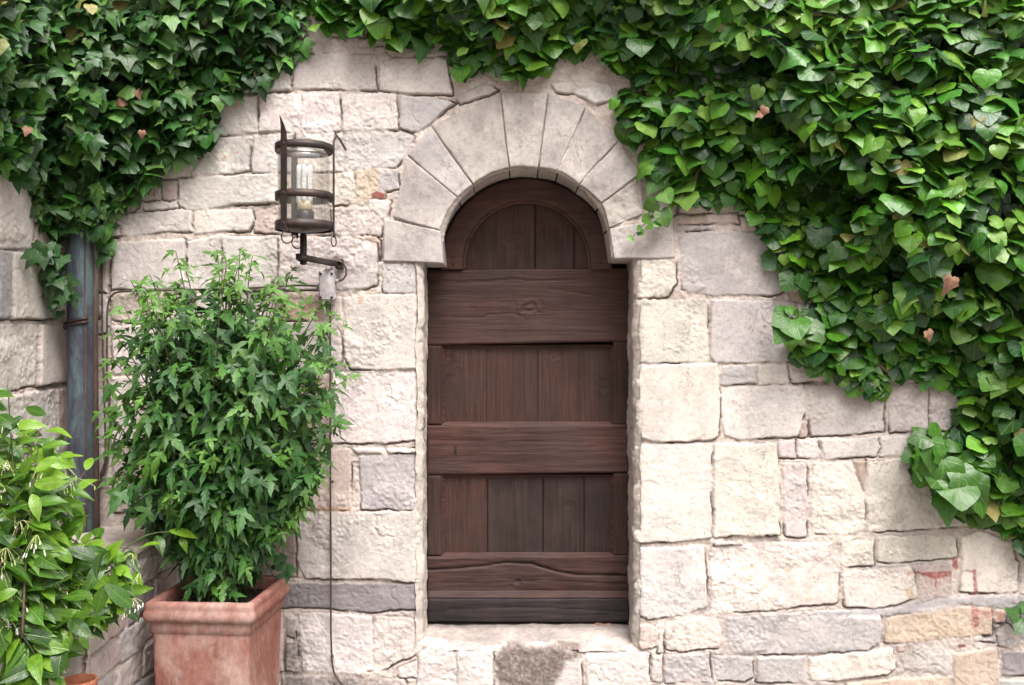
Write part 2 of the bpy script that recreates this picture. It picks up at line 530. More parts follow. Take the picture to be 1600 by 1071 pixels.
def stonework(U, V, stones, seed=1, fillers=(), rough=1.0, mortar_depth=.0065, gap=3.0, warp=0.0):
    """height (towards the viewer, metres) and colour of a rubble wall; U,V in photo pixels"""
    shape = U.shape
    wu = U + warp + 2.2 * fbm2(U / 26, V / 26, 3, seed + 3) + 1.5 * fbm2(U / 7, V / 7, 2, seed + 5)
    wv = V + 2.2 * fbm2(U / 26 + 40, V / 26, 3, seed + 7) + 1.5 * fbm2(U / 7 + 9, V / 7, 2, seed + 9)
    sd = np.full(shape, -60.0); sid = np.full(shape, -1)
    lo_u = U[:, 0]; lo_v = V[0, :]
    def paint(plist, clip=None):
        nonlocal sd, sid
        for i, (code, poly) in plist:
            pa = np.array(poly, float)
            a0, b0 = pa.min(0) - 16; a1, b1 = pa.max(0) + 16
            iu = np.searchsorted(lo_u, [a0, a1]); iv = np.searchsorted(lo_v, [b0, b1])
            if iu[0] >= iu[1] or iv[0] >= iv[1]: continue
            sl = (slice(*iu), slice(*iv))
            s = poly_sd(wu[sl], wv[sl], pa)
            # round the corners a little
            s = s + .7
            if clip is not None: s = np.minimum(s, -clip[sl] - gap)
            m = s > sd[sl]
            sd[sl] = np.where(m, s, sd[sl]); sid[sl] = np.where(m, i, sid[sl])
    allst = list(stones)
    paint([(i, st) for i, st in enumerate(stones)])
    if fillers:
        base = sd.copy()
        k = len(allst); allst += list(fillers)
        paint([(k + i, st) for i, st in enumerate(fillers)], base)
    n = len(allst)
    r = np.random.default_rng(seed + 99)
    off = r.normal(0, .004, n + 1); tx = r.normal(0, .00005, n + 1); ty = r.normal(0, .00005, n + 1)
    ph = r.uniform(0, 300, (n + 1, 2)); rg = r.uniform(.6, 1.35, n + 1) * rough
    cen = np.array([np.mean(np.array(p), 0) for _, p in allst] + [[0, 0]])
    half = np.array([np.ptp(np.array(p), axis=0) / 2 for _, p in allst] + [[1, 1]])
    cols = np.array([PAL[c[0]] for c, _ in allst] + [MORTAR])
    vary = 1 + r.normal(0, .045, (n + 1, 1)) + r.normal(0, .012, (n + 1, 3))
    cols = cols * vary
    for i, (c, _) in enumerate(allst):
        if c[0] == 'c': rg[i] *= .72
        if len(c) > 1:
            if 's' in c[1:]: rg[i] *= .55           # smooth dressed face
            if 'q' in c[1:]: off[i] -= .014        # set back
            if 'x' in c[1:]: rg[i] *= 1.25
    ID = sid
    pu = U + ph[ID, 0]; pv = V + ph[ID, 1]
    du = U - cen[ID, 0]; dv = V - cen[ID, 1]
    wob = fbm2(U / 30, V / 30, 2, seed + 55)
    fa = facets(pu / 34 + wob * .5, pv / 26 + wob * .4, seed + 31)
    fb = facets(pu / 13 + wob, pv / 9, seed + 37)
    big = fbm2(pu / 60, pv / 60, 3, seed + 41)
    fine = fbm2(pu / 6, pv / 5, 3, seed + 43)
    rid = 1 - np.abs(fbm2(pu / 22, pv / 14, 3, seed + 47)) * 2
    rgh = .78 * rg[ID] * (.45 + 1.1 * vn2(pu / 45, pv / 45, seed + 51))
    hs_ = off[ID] + tx[ID] * du + ty[ID] * dv + rgh * (.0031 * fa + .0020 * fb + .0060 * big + .0015 * fine + .0008 * (rid - .6))
    edge = 3.0 + 2.4 * fbm2(U / 16, V / 16, 2, seed + 61)
    k = np.sqrt(np.clip(1 - (1 - np.clip(sd / edge, 0, 1)) ** 2, 0, 1))
    mort = -mortar_depth + .006 * fbm2(U / 18, V / 18, 3, seed + 71) + .0035 * fbm2(U / 4, V / 4, 2, seed + 73)
    flush = sstep(.05, .45, fbm2(U / 90, V / 90, 2, seed + 75)) * .010    # joints here and there filled to the face
    mort = mort + flush
    h = np.where(sd > 0, mort + (np.maximum(hs_, mort + .002) - mort) * k, mort)
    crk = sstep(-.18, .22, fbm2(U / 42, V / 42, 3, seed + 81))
    crk = crk * (.12 + .88 * sstep(-.45, .25, dv / half[ID, 1] + .8 * du / half[ID, 0]))   # joints open at lower and right edges, where the blocks' shade falls
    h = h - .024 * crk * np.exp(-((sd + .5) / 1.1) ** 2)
    # a few open cracks inside the stones
    cr = np.abs(fbm2(U / 55 + ph[ID, 0], V / 80, 4, seed + 83))
    cm = sstep(.12, .42, fbm2(U / 120, V / 120, 2, seed + 85)) * (sd > 2)
    h = h - .004 * cm * np.exp(-(cr / .012) ** 2)
    kc = sstep(-1.0, 2.2, sd)[..., None]
    mc = MORTAR * (1 + .22 * fbm2(U / 12, V / 12, 3, seed + 91)[..., None]) * np.array((1, 1, 1))
    greym = sstep(0, .5, fbm2(U / 140, V / 140, 2, seed + 93))[..., None]
    mc = mc * (1 - .55 * greym) + np.array((.44, .40, .38)) * .55 * greym
    sc = cols[ID] * (1 + .10 * fbm2(pu / 70, pv / 70, 3, seed + 95)[..., None])
    # water marks and lichen: cool grey patches on some of the blocks
    gp = (sstep(.05, .55, fbm2(U / 75, V / 110, 4, seed + 103)) * np.random.default_rng(seed + 5).uniform(0, .5, n + 1)[ID])[..., None]
    sc = sc * (1 - gp) + np.array((.43, .415, .41)) * gp
    # pale bloom and warm tinge inside the stones
    bl = sstep(.1, .7, fbm2(pu / 40, pv / 40, 4, seed + 97))[..., None]
    sc = sc * (1 - .22 * bl) + np.array((.68, .625, .585)) * .22 * bl
    # earth in the open joints; its lower-right bias paints in the blocks' shade
    dirt_shade = (crk * np.exp(-((sd + .5) / 1.2) ** 2))[..., None]
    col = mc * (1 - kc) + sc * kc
    col = col * (1 - .8 * dirt_shade) + np.array((.085, .062, .052)) * .8 * dirt_shade
    return h, col, sd, ID

def fill_courses(u0, u1, v0, v1, seed, hmin=45, hmax=100, wmin=60, wmax=150, codes='wwwcmgp', clipto=None):
    r = np.random.default_rng(seed); out = []
    v = v0
    while v < v1:
        hh = r.uniform(hmin, hmax); u = u0 - r.uniform(0, 60)
        while u < u1:
            w = r.uniform(wmin, wmax)
            a, b, c, d = max(u + 2, u0), max(v + 2, v0), min(u + w - 2, u1), min(v + hh - 2, v1)
            if c - a > 8 and d - b > 8:
                j = r.normal(0, 2.0, 8)
                out.append((codes[r.integers(len(codes))], [(a + j[0], b + j[1]), (c + j[2], b + j[3]), (c + j[4], d + j[5]), (a + j[6], d + j[7])]))
            u += w
        v += hh
    return out

ST = [
 # top rows, left of the arch
 ('m', [(479, 58), (578, 60), (582, 82), (480, 81)]), ('ms', [(458, 84), (586, 86), (588, 142), (520, 140), (457, 140)]),  # greyed tone here is shade put into the stone colour
 ('m', [(584, 75), (598, 72), (611, 90), (594, 96), (585, 88)]), ('ms', [(593, 98), (616, 90), (698, 92), (706, 148), (660, 147), (593, 143)]),
 ('m', [(618, 60), (700, 60), (700, 86), (620, 86)]), ('w', [(350, 146), (400, 112), (453, 108), (454, 141), (405, 145)]),
 ('wx', [(343, 154), (401, 150), (402, 208), (340, 211)]), ('wx', [(406, 149), (469, 147), (469, 206), (405, 207)]),
 ('w', [(472, 147), (530, 145), (533, 180), (532, 204), (472, 206)]), ('wx', [(535, 148), (619, 147), (621, 202), (538, 205)]),
 ('g', [(626, 151), (665, 152), (711, 161), (690, 179), (674, 194), (656, 206), (642, 207), (623, 199)]),
 ('m', [(712, 152), (760, 130), (780, 142), (735, 158), (718, 163)]), ('m', [(860, 130), (930, 130), (935, 150), (870, 144)]),
 ('w', [(900, 134), (950, 130), (962, 155), (930, 162), (898, 146)]),
 ('w', [(336, 213), (389, 214), (390, 267), (345, 272), (300, 272)]), ('w', [(395, 213), (470, 209), (472, 270), (394, 270)]),
 ('w', [(474, 209), (535, 208), (537, 269), (475, 270)]),
 ('ls', [(541, 212), (590, 209), (634, 208), (649, 215), (643, 229), (633, 244), (620, 262), (580, 262), (541, 268)]),
 ('wx', [(279, 280), (356, 275), (431, 271), (435, 316), (390, 318), (357, 321), (322, 326), (291, 329), (280, 321)]),
 ('wx', [(215, 284), (248, 281), (250, 312), (212, 312)]), ('p', [(251, 282), (276, 282), (276, 312), (253, 312)]),
 ('wx', [(222, 316), (276, 314), (277, 326), (225, 329)]), ('c', [(520, 272), (553, 270), (554, 318), (520, 321)]),
 ('o', [(558, 268), (585, 262), (600, 266), (594, 300), (570, 318), (557, 312)]), ('r', [(575, 297), (604, 302), (603, 311), (574, 309)]),
 ('g', [(588, 300), (590, 268), (622, 266), (626, 296), (606, 300)]), ('w', [(576, 314), (612, 314), (606, 338), (598, 340), (578, 326)]),
 ('wx', [(189, 336), (240, 331), (299, 329), (299, 361), (240, 364), (190, 368)]),
 ('wx', [(303, 330), (340, 328), (393, 327), (397, 348), (391, 361), (350, 362), (304, 365)]),
 ('w', [(162, 342), (187, 338), (188, 368), (160, 370)]), ('p', [(399, 331), (434, 321), (436, 366), (398, 362)]),
 ('w', [(438, 322), (516, 324), (516, 368), (438, 368)]), ('wx', [(520, 325), (572, 326), (597, 344), (596, 369), (522, 367)]),
 ('w', [(177, 380), (238, 376), (289, 375), (289, 452), (173, 453)]), ('w', [(293, 377), (345, 368), (344, 453), (292, 453)]),
 ('w', [(348, 371), (432, 369), (433, 454), (347, 454)]), ('wx', [(437, 373), (540, 372), (590, 380), (588, 446), (570, 452), (437, 454)]),
 ('k', [(548, 371), (585, 370), (594, 376), (594, 408), (591, 380)]),
 ('ls', [(596, 412), (651, 411), (652, 457), (597, 459)]),
 ('p', [(176, 460), (240, 458), (236, 500), (210, 505), (176, 500)]), ('w', [(176, 510), (300, 505), (300, 582), (176, 585)]),
 ('wx', [(305, 460), (428, 460), (428, 582), (305, 580)]), ('k', [(432, 460), (508, 460), (508, 500), (432, 502)]), ('w', [(432, 505), (510, 503), (510, 580), (432, 582)]),
 ('w', [(515, 465), (534, 464), (533, 566), (514, 571)]),
 ('cx', [(538, 466), (555, 462), (647, 461), (656, 480), (656, 540), (649, 560), (640, 578), (547, 577), (538, 560)]),
 ('w', [(176, 590), (300, 588), (300, 694), (176, 692)]), ('w', [(304, 588), (434, 586), (434, 694), (304, 694)]), ('k', [(438, 586), (515, 585), (515, 694), (438, 694)]),
 ('wx', [(520, 583), (642, 585), (654, 606), (657, 666), (647, 686), (608, 692), (518, 694)]),
 ('p', [(176, 700), (330, 700), (330, 800), (176, 800)]), ('m', [(334, 700), (450, 700), (450, 796), (334, 796)]),
 ('ps', [(455, 701), (547, 703), (548, 797), (455, 797)]), ('gx', [(562, 713), (643, 710), (648, 796), (564, 797)]), ('w', [(604, 701), (645, 700), (644, 707), (606, 708)]),
 ('w', [(552, 700), (598, 701), (596, 708), (556, 707)]),
 ('wx', [(466, 803), (540, 801), (648, 799), (655, 830), (655, 870), (642, 912), (610, 906), (575, 906), (477, 905), (464, 872)]),
 ('b', [(330, 802), (461, 799), (461, 902), (330, 900)]),
 ('d', [(330, 912), (442, 911), (646, 914), (652, 950), (582, 959), (500, 950), (330, 950)]),
 ('wx', [(466, 960), (520, 960), (580, 964), (582, 1048), (560, 1053), (473, 1048)]), ('wx', [(586, 964), (648, 969), (654, 1004), (630, 1030), (604, 1046), (585, 1050)]),
 ('m', [(447, 964), (462, 966), (460, 1000), (447, 994)]), ('m', [(446, 1002), (463, 1004), (466, 1050), (446, 1050)]), ('p', [(330, 960), (440, 958), (442, 1050), (330, 1050)]),
 ('w', [(620, 1046), (636, 1034), (640, 1060), (620, 1060)]), ('m', [(440, 1058), (520, 1056), (525, 1105), (440, 1105)]), ('m', [(530, 1058), (625, 1062), (628, 1105), (530, 1105)]),
 # under the door
 ('wx', [(640, 1026), (660, 1006), (692, 1000), (697, 1040), (698, 1104), (636, 1104)]), ('wx', [(702, 1016), (730, 1010), (769, 1010), (770, 1104), (702, 1104)]),
 ('w', [(774, 1010), (860, 1004), (905, 1012), (918, 1036), (919, 1104), (775, 1104)]), ('wx', [(925, 1016), (990, 1014), (1015, 1022), (1016, 1104), (928, 1104)]),
 ('w', [(1020, 1026), (1034, 1022), (1035, 1066), (1019, 1066)]), ('p', [(994, 976), (1012, 978), (1026, 982), (1029, 1010), (1008, 1016), (1000, 1006)]),
 ('r', [(991, 999), (1006, 998), (1006, 1005), (992, 1007)]), ('w', [(1030, 986), (1037, 985), (1036, 1022), (1026, 1020)]),
 # right of the door
 ('c', [(996, 406), (1055, 407), (1058, 442), (1043, 464), (995, 466)]),
 ('gs', [(1060, 368), (1085, 363), (1116, 362), (1187, 364), (1216, 400), (1227, 456), (1205, 463), (1160, 460), (1105, 462), (1066, 452)]),
 ('g', [(1058, 353), (1117, 352), (1118, 359), (1060, 361)]), ('k', [(1060, 338), (1150, 334), (1156, 350), (1122, 349), (1062, 350)]),
 ('c', [(993, 470), (1050, 469), (1105, 468), (1106, 565), (1050, 567), (994, 567)]), ('ls', [(1112, 469), (1243, 473), (1243, 566), (1116, 567), (1109, 558)]),
 ('o', [(1236, 458), (1264, 462), (1270, 474), (1240, 470)]),
 ('cs', [(994, 571), (1060, 570), (1120, 569), (1126, 616), (1124, 683), (1112, 689), (1070, 690), (1019, 690), (993, 677)]),
 ('g', [(1128, 572), (1182, 571), (1182, 600), (1128, 602)]), ('c', [(1185, 572), (1231, 571), (1233, 598), (1185, 601)]), ('c', [(1234, 571), (1330, 575), (1330, 594), (1236, 598)]),
 ('ws', [(1129, 607), (1190, 604), (1255, 603), (1256, 644), (1246, 682), (1200, 684), (1150, 688), (1132, 680), (1128, 644)]),
 ('ms', [(1262, 604), (1383, 599), (1382, 676), (1266, 682)]), ('k', [(1250, 660), (1261, 658), (1261, 683), (1248, 683)]), ('ms', [(1389, 606), (1450, 600), (1450, 674), (1390, 676)]),
 ('m', [(1456, 600), (1560, 600), (1560, 674), (1456, 674)]),
 ('w', [(1216, 688), (1243, 687), (1244, 716), (1217, 716)]), ('w', [(1247, 687), (1276, 687), (1283, 712), (1275, 718), (1247, 715)]),
 ('w', [(1281, 686), (1371, 684), (1376, 699), (1369, 714), (1289, 717)]), ('w', [(1378, 683), (1430, 680), (1432, 712), (1376, 714)]), ('m', [(1434, 680), (1520, 678), (1520, 712), (1436, 712)]),
 ('cx', [(992, 697), (1050, 694), (1113, 694), (1110, 756), (1112, 841), (1078, 845), (991, 849)]), ('cx', [(1116, 694), (1213, 693), (1218, 756), (1218, 837), (1180, 838), (1150, 836), (1116, 841)]),
 ('wx', [(1222, 723), (1255, 724), (1261, 735), (1262, 812), (1260, 839), (1228, 839), (1224, 780)]), ('c', [(1272, 724), (1328, 721), (1340, 748), (1351, 776), (1350, 826), (1334, 834), (1278, 835), (1268, 818)]),
 ('cs', [(1357, 723), (1425, 717), (1520, 716), (1530, 780), (1527, 820), (1460, 826), (1416, 829), (1355, 830)]),
 ('k', [(1334, 722), (1352, 721), (1352, 768)]),
 ('wx', [(992, 857), (1098, 853), (1104, 890), (1104, 948), (1067, 962), (1012, 969), (993, 940)]),
 ('cx', [(1110, 856), (1200, 848), (1305, 848), (1311, 872), (1309, 943), (1260, 948), (1198, 955), (1111, 959)]), ('m', [(1115, 846), (1160, 846), (1160, 851), (1116, 853)]),
 ('c', [(1314, 841), (1364, 837), (1365, 883), (1327, 887), (1313, 884)]), ('c', [(1371, 838), (1496, 838), (1497, 871), (1440, 876), (1392, 880), (1372, 878)]),
 ('cx', [(1316, 894), (1350, 891), (1420, 886), (1431, 898), (1432, 934), (1402, 945), (1364, 951), (1320, 948)]), ('ps', [(1435, 884), (1486, 881), (1489, 929), (1437, 935)]),
 ('c', [(1503, 840), (1530, 828), (1580, 850), (1592, 880), (1591, 924), (1570, 929), (1502, 926)]),
 ('cx', [(1041, 973), (1090, 966), (1120, 966), (1127, 984), (1125, 1013), (1062, 1018), (1040, 1014)]),
 ('g', [(1130, 966), (1200, 961), (1310, 954), (1374, 956), (1377, 980), (1373, 1004), (1355, 1016), (1280, 1021), (1180, 1025), (1142, 1019)]),
 ('ox', [(1384, 966), (1425, 960), (1500, 949), (1549, 953), (1551, 992), (1500, 995), (1458, 999), (1402, 1006), (1382, 1004)]),
 ('gx', [(1039, 1024), (1108, 1020), (1112, 1066), (1040, 1068)]), ('g', [(1114, 1024), (1176, 1028), (1177, 1059), (1164, 1066), (1121, 1063)]), ('g', [(1183, 1029), (1259, 1027), (1259, 1066), (1183, 1067)]),
 ('cx', [(1265, 1028), (1330, 1019), (1394, 1014), (1399, 1044), (1384, 1054), (1310, 1064), (1267, 1062)]), ('m', [(1415, 1020), (1440, 1008), (1474, 1013), (1486, 1026), (1485, 1049), (1464, 1052), (1413, 1047)]),
 ('ox', [(1491, 1022), (1558, 1011), (1561, 1060), (1552, 1105), (1489, 1105)]), ('d', [(1567, 1020), (1640, 1016), (1640, 1058), (1568, 1056)]), ('g', [(1563, 1063), (1640, 1064), (1640, 1105), (1562, 1105)]),
 ('o', [(1325, 1068), (1400, 1060), (1482, 1058), (1482, 1105), (1325, 1105)]), ('m', [(1040, 1073), (1180, 1073), (1180, 1105), (1040, 1105)]), ('p', [(1184, 1072), (1320, 1072), (1320, 1105), (1184, 1105)]),
 ('w', [(1559, 986), (1576, 979), (1590, 998), (1580, 1014), (1563, 1008)]), ('p', [(1554, 956), (1573, 955), (1572, 974), (1554, 974)]),
 ('r', [(1497, 1006), (1508, 1005), (1508, 1010), (1496, 1010)]), ('k', [(1402, 1010), (1414, 1008), (1413, 1019), (1403, 1020)]),
]
FILL = (fill_courses(1020, 1640, 40, 336, 11, 55, 90) + fill_courses(1225, 1640, 340, 600, 12, 60, 95, codes='mmwpg') + fill_courses(1520, 1640, 600, 1000, 13, 60, 95, codes='mwgp')
        + fill_courses(1640, 2300, -450, 1112, 14) + fill_courses(90, 1640, -450, 58, 15, 55, 95) + fill_courses(90, 345, 58, 280, 16, codes='wwm') + fill_courses(345, 480, 58, 145, 17, codes='wm')
        + fill_courses(90, 215, 280, 372, 18, 35, 60, 50, 90, codes='wp') + fill_courses(90, 172, 378, 1112, 19, 60, 110, 60, 100, codes='wpw') + fill_courses(172, 330, 700, 1112, 20))

# outline of the opening on the wall face (photo pixels)
AC = (823.0, 393.0); AR = 131.0
def arch_pts(n=40, r=AR, cx=AC[0], cy=AC[1]):
    th = np.linspace(math.pi, 0, n)
    return [(cx + r * math.cos(t), cy - r * math.sin(t)) for t in th]
OPEN = [(658, 1000), (658, 409), (692, 409)] + arch_pts() + [(955, 404), (992, 404), (992, 1004), (975, 1012), (930, 1017), (912, 1015), (870, 1005), (800, 1003), (778, 1009), (765, 1008), (735, 1009), (704, 1013), (697, 1000), (675, 999)]

def build_wall():
    us = np.r_[np.arange(90, 1640, 1.5), np.arange(1640, 2301, 8)]
    vs = np.r_[np.arange(-450, -16, 8), np.arange(-15, 1078, 1.5), np.arange(1078, 1118, 4)]
    U, V = np.meshgrid(us, vs, indexing='ij')
    low = sstep(405, 415, V)
    warp = (9.0 * sstep(1016, 993, U) * (U > 900) - 14.0 * sstep(612, 657, U) * (U < 760)) * low
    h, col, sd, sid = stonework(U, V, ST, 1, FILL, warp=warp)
    jn = low * (3.2 * fbm2(U / 30, V / 24, 3, 405) + 2.6 * fbm2(U / 8, V / 9, 2, 407)) - 1.2 * low
    so = -poly_sd(U, V, OPEN) + jn                      # distance outside the opening
    k = np.clip(1 - so / 13.0, 0, 1)
    jag = .6 + 1.1 * (vn2(U / 22, V / 22, 401))
    h = h - np.where(so < 13, .034 * jag * (1 - np.sqrt(np.clip(1 - k * k, 0, 1))), 0)
    # paint, stains, smears
    nz = fbm2(U / 5, V / 5, 3, 201) * 2.2 + fbm2(U / 18, V / 18, 2, 203) * 2.5
    def stain(poly, c, amt=.9, soft=2.6, grain=.45):
        a = np.array(poly, float); i = np.searchsorted(us, [a[:, 0].min() - 12, a[:, 0].max() + 12]); j = np.searchsorted(vs, [a[:, 1].min() - 12, a[:, 1].max() + 12])
        sl = (slice(*i), slice(*j))
        s = poly_sd(U[sl], V[sl], poly) + nz[sl]
        w = sstep(-soft, soft, s) * amt * (1 - grain + grain * 2 * vn2(U[sl] / 3, V[sl] / 3, 207))
        w = np.clip(w, 0, 1)[..., None]
        col[sl] = col[sl] * (1 - w) + np.array(c) * w
    smear = [(1300, 958), (1340, 950), (1400, 950), (1440, 938), (1500, 932), (1560, 933), (1640, 926), (1640, 942), (1560, 946), (1500, 945), (1440, 956), (1385, 963), (1300, 966)]
    s = poly_sd(U, V, smear) + nz
    w = sstep(-2, 4, s); h = h * (1 - w) + w * (.001 + .002 * fbm2(U / 15, V / 9, 3, 209))
    stain(smear, (.47, .45, .46), .9, 3)
    stain([(782, 1012), (810, 1003), (823, 1010), (848, 1012), (867, 1006), (904, 1013), (911, 1029), (884, 1034), (878, 1050), (862, 1080), (848, 1112), (790, 1112), (776, 1060), (775, 1031)], (.185, .150, .135), .90, 5, .22)
    red = (.36, .13, .12)
    stain([(1433, 893), (1487, 892), (1487, 902), (1470, 904), (1440, 902)], red, .85, 1.6)
    for x_, l_ in ((1452, 10), (1460, 14), (1467, 9), (1474, 18), (1446, 7)):
        stain([(x_, 900), (x_ + 2, 900), (x_ + 1.5, 903 + l_), (x_ + .5, 903 + l_)], red, .7, 1.2)
    stain([(1487, 873), (1496, 873), (1499, 890), (1490, 891)], red, .95, 1.2)
    stain([(1520, 889), (1526, 889), (1528, 930), (1521, 930)], red, .8, 1.4)
    stain([(1502, 890), (1524, 891), (1524, 895), (1502, 894)], red, .7, 1.4)
    stain([(1518, 947), (1529, 947), (1527, 980), (1520, 982)], red, .7, 2.2)
    stain([(1520, 950), (1560, 956), (1560, 966), (1520, 962)], (.50, .25, .20), .5, 3)
    stain([(1558, 956), (1572, 955), (1571, 970), (1556, 972)], (.46, .24, .19), .7, 2)
    stain([(1415, 892), (1433, 892), (1432, 904), (1416, 900)], (.60, .40, .30), .6, 2)
    stain([(1414, 918), (1427, 920), (1426, 934), (1413, 932)], (.56, .42, .28), .8, 2)
    stain([(240, 284), (244, 284), (242, 306), (238, 308)], (.45, .24, .15), .7, 1.6)
    stain([(344, 248), (352, 243), (352, 247), (346, 251)], (.50, .22, .13), .8, 1)
    stain([(357, 238), (372, 235), (372, 239), (358, 243)], (.50, .22, .13), .8, 1)
    stain([(445, 478), (500, 474), (505, 498), (460, 505)], (.56, .36, .29), .7, 5, .6)
    stain([(556, 462), (572, 461), (568, 474), (560, 476)], (.52, .33, .24), .55, 2)
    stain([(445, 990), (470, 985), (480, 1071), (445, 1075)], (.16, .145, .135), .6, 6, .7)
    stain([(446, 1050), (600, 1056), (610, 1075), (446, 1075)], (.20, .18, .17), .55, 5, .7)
    stain([(455, 792), (548, 793), (548, 799), (455, 800)], (.45, .29, .19), .6, 2)
    # cream and rust flecks of the large block right of the door
    for (x_, y_) in ((1168, 889), (1178, 884), (1176, 903), (1195, 917), (1232, 892), (1265, 935), (1238, 911), (1212, 933), (1280, 898)):
        stain([(x_ - 6, y_), (x_ + 5, y_ - 3), (x_ + 4, y_ + 2), (x_ - 4, y_ + 3)], (.58, .42, .24), .6, 2.5)
    # lime crust on the grey block beside the arch
    s = poly_sd(U, V, [(1130, 372), (1190, 380), (1215, 430), (1170, 452), (1120, 430)])
    w = (sstep(-15, 20, s) * sstep(.0, .35, fbm2(U / 9, V / 9, 4, 211)) * .75)[..., None]
    col[:] = col * (1 - w) + np.array((.66, .60, .56)) * w
    x = (U - 800) / PX; z = CZ + (535.5 - V) / PX
    v = np.stack([x, -h, z], -1).reshape(-1, 3)
    q = grid_faces(*U.shape)
    keep = (so.reshape(-1)[q] > 0).all(1)
    q = q[keep]
    used = np.zeros(len(v), bool); used[q.ravel()] = True
    remap = np.cumsum(used) - 1
    wall = thing('stone_wall', 'pale limestone block wall with an arched doorway, behind the ivy and lantern', 'wall', (0, 0, 0))
    mb = MB(); mb.add(v[used], [remap[q]], Col=col.reshape(-1, 3)[used])
    mb.build('masonry', M_STONE, wall)

    # voussoirs of the arch: corner lists (inner-left, outer-left, outer-right, inner-right) in photo pixels
    VO = [('V', (692, 411), (599, 408), (601, 343), (688, 362)), ('V', (687.5, 360), (617, 341), (624, 262), (715, 310)), ('V', (634, 244), ) ]
    quads = [((692.5, 411), (599, 408), (600, 342.5), (688.5, 362)),
             ((687.5, 359.5), (616, 340), (636, 245), (714, 310)),
             ((716, 308), (638, 243), (673, 199), (738, 289.5)),
             ((740, 287.5), (675, 197), (781, 147), (795, 263)),
             ((797.5, 262.5), (784, 146), (855, 147), (840, 263)),
             ((842.5, 263), (857, 147), (914, 168), (871, 268)),
             ((873.5, 268.5), (917, 169), (964, 222), (904, 288)),
             ((906, 289.5), (966, 224), (999, 272), (938.5, 317)),
             ((940.5, 319.5), (1001, 275), (1003, 335), (951, 356)),
             ((952, 358.5), (1004, 337), (1054, 403), (957, 404.5))]
    vcol = [(.46, .42, .405), (.455, .415, .40), (.49, .455, .45), (.45, .41, .385), (.475, .435, .41), (.42, .39, .37), (.425, .39, .37), (.435, .40, .385), (.42, .385, .355), (.45, .415, .40)]
    arch = thing_part = None
    for i, qd in enumerate(quads):
        q4 = np.array(qd)
        th = np.arctan2(AC[1] - q4[:, 1], q4[:, 0] - AC[0]); rr = np.hypot(q4[:, 0] - AC[0], q4[:, 1] - AC[1])
        imp = i in (0, 9)
        def fn(S, T, q4=q4, th=th, rr=rr, imp=imp, i=i):
            T = T * 1.016 - .008
            # s: inner -> outer, t: left -> right
            if imp:
                xx = (q4[0, 0] * (1 - S) + q4[1, 0] * S) * (1 - T) + (q4[3, 0] * (1 - S) + q4[2, 0] * S) * T
                yy = (q4[0, 1] * (1 - S) + q4[1, 1] * S) * (1 - T) + (q4[3, 1] * (1 - S) + q4[2, 1] * S) * T
            else:
                a = (th[0] * (1 - S) + th[1] * S) * (1 - T) + (th[3] * (1 - S) + th[2] * S) * T
                r_ = (rr[0] * (1 - S) + rr[1] * S) * (1 - T) + (rr[3] * (1 - S) + rr[2] * S) * T
                # straight chords on the outer edge, true arc on the inner edge
                xs = AC[0] + r_ * np.cos(a); ys = AC[1] - r_ * np.sin(a)
                xo = q4[1, 0] * (1 - T) + q4[2, 0] * T; yo = q4[1, 1] * (1 - T) + q4[2, 1] * T
                xx = xs * (1 - S ** 3) + xo * S ** 3; yy = ys * (1 - S ** 3) + yo * S ** 3
            return np.stack([(xx - 800) / PX, np.full(xx.shape, -.009), CZ + (535.5 - yy) / PX], -1)
        if i == 9:
            # right impost: s inner->outer along x, wide top edge
            q4 = np.array([(959, 404.5), (1054, 403.5), (1053, 339), (952, 358)])
            fn = (lambda q4: lambda S, T: np.stack([(((q4[0, 0] * (1 - S) + q4[1, 0] * S) * (1 - T) + (q4[3, 0] * (1 - S) + q4[2, 0] * S) * T) - 800) / PX, np.full(S.shape, -.009),
                  CZ + (535.5 - ((q4[0, 1] * (1 - S) + q4[1, 1] * S) * (1 - T) + (q4[3, 1] * (1 - S) + q4[2, 1] * S) * T)) / PX], -1))(q4)
        back = (.31, .05, .31, .05) if imp else (.31, .05, .05, .05)
        nu, nv = 60, 46
        v, f, S, T, dep = patch(fn, nu, nv, back, 14, .0035, (.30, .18))
        p = v.copy()
        d = np.stack([fbm3(p * 22 + i * 7, 3, 300 + j) for j in range(3)], -1)
        rough = .0030 if i != 8 else .011
        v = v + d * np.array([.003, rough, .003])
        # slightly nibbled arrises
        c = np.array(vcol[i]) * 1.06
        nz_ = fbm3(p * 7 + i * 3, 4, 340)[:, None]; n2_ = fbm3(p * 40, 2, 350)[:, None]
        cc = c * (1 + .34 * nz_ + .14 * n2_)
        sp = sstep(.22, .42, fbm3(p * 70 + i, 2, 360))[:, None]
        cc = cc * (1 - .35 * sp) + np.array((.62, .57, .54)) * .35 * sp
        MB().add(v, [f], Col=cc).build('voussoir', M_STONE, wall)

    # reveals (the sides of the opening) and the sill
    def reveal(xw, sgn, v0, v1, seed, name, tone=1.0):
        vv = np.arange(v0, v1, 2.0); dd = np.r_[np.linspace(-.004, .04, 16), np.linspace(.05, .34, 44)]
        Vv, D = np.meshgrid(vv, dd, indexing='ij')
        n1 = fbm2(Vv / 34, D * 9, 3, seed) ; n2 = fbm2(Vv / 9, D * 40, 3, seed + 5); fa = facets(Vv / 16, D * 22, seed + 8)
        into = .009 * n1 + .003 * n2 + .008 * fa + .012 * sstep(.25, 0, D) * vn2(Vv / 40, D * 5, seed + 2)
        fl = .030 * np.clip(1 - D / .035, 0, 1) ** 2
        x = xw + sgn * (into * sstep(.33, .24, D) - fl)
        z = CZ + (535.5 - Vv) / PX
        joint = sstep(.25, .55, fbm2(Vv / 60, D * 2, 2, seed + 11))[..., None]
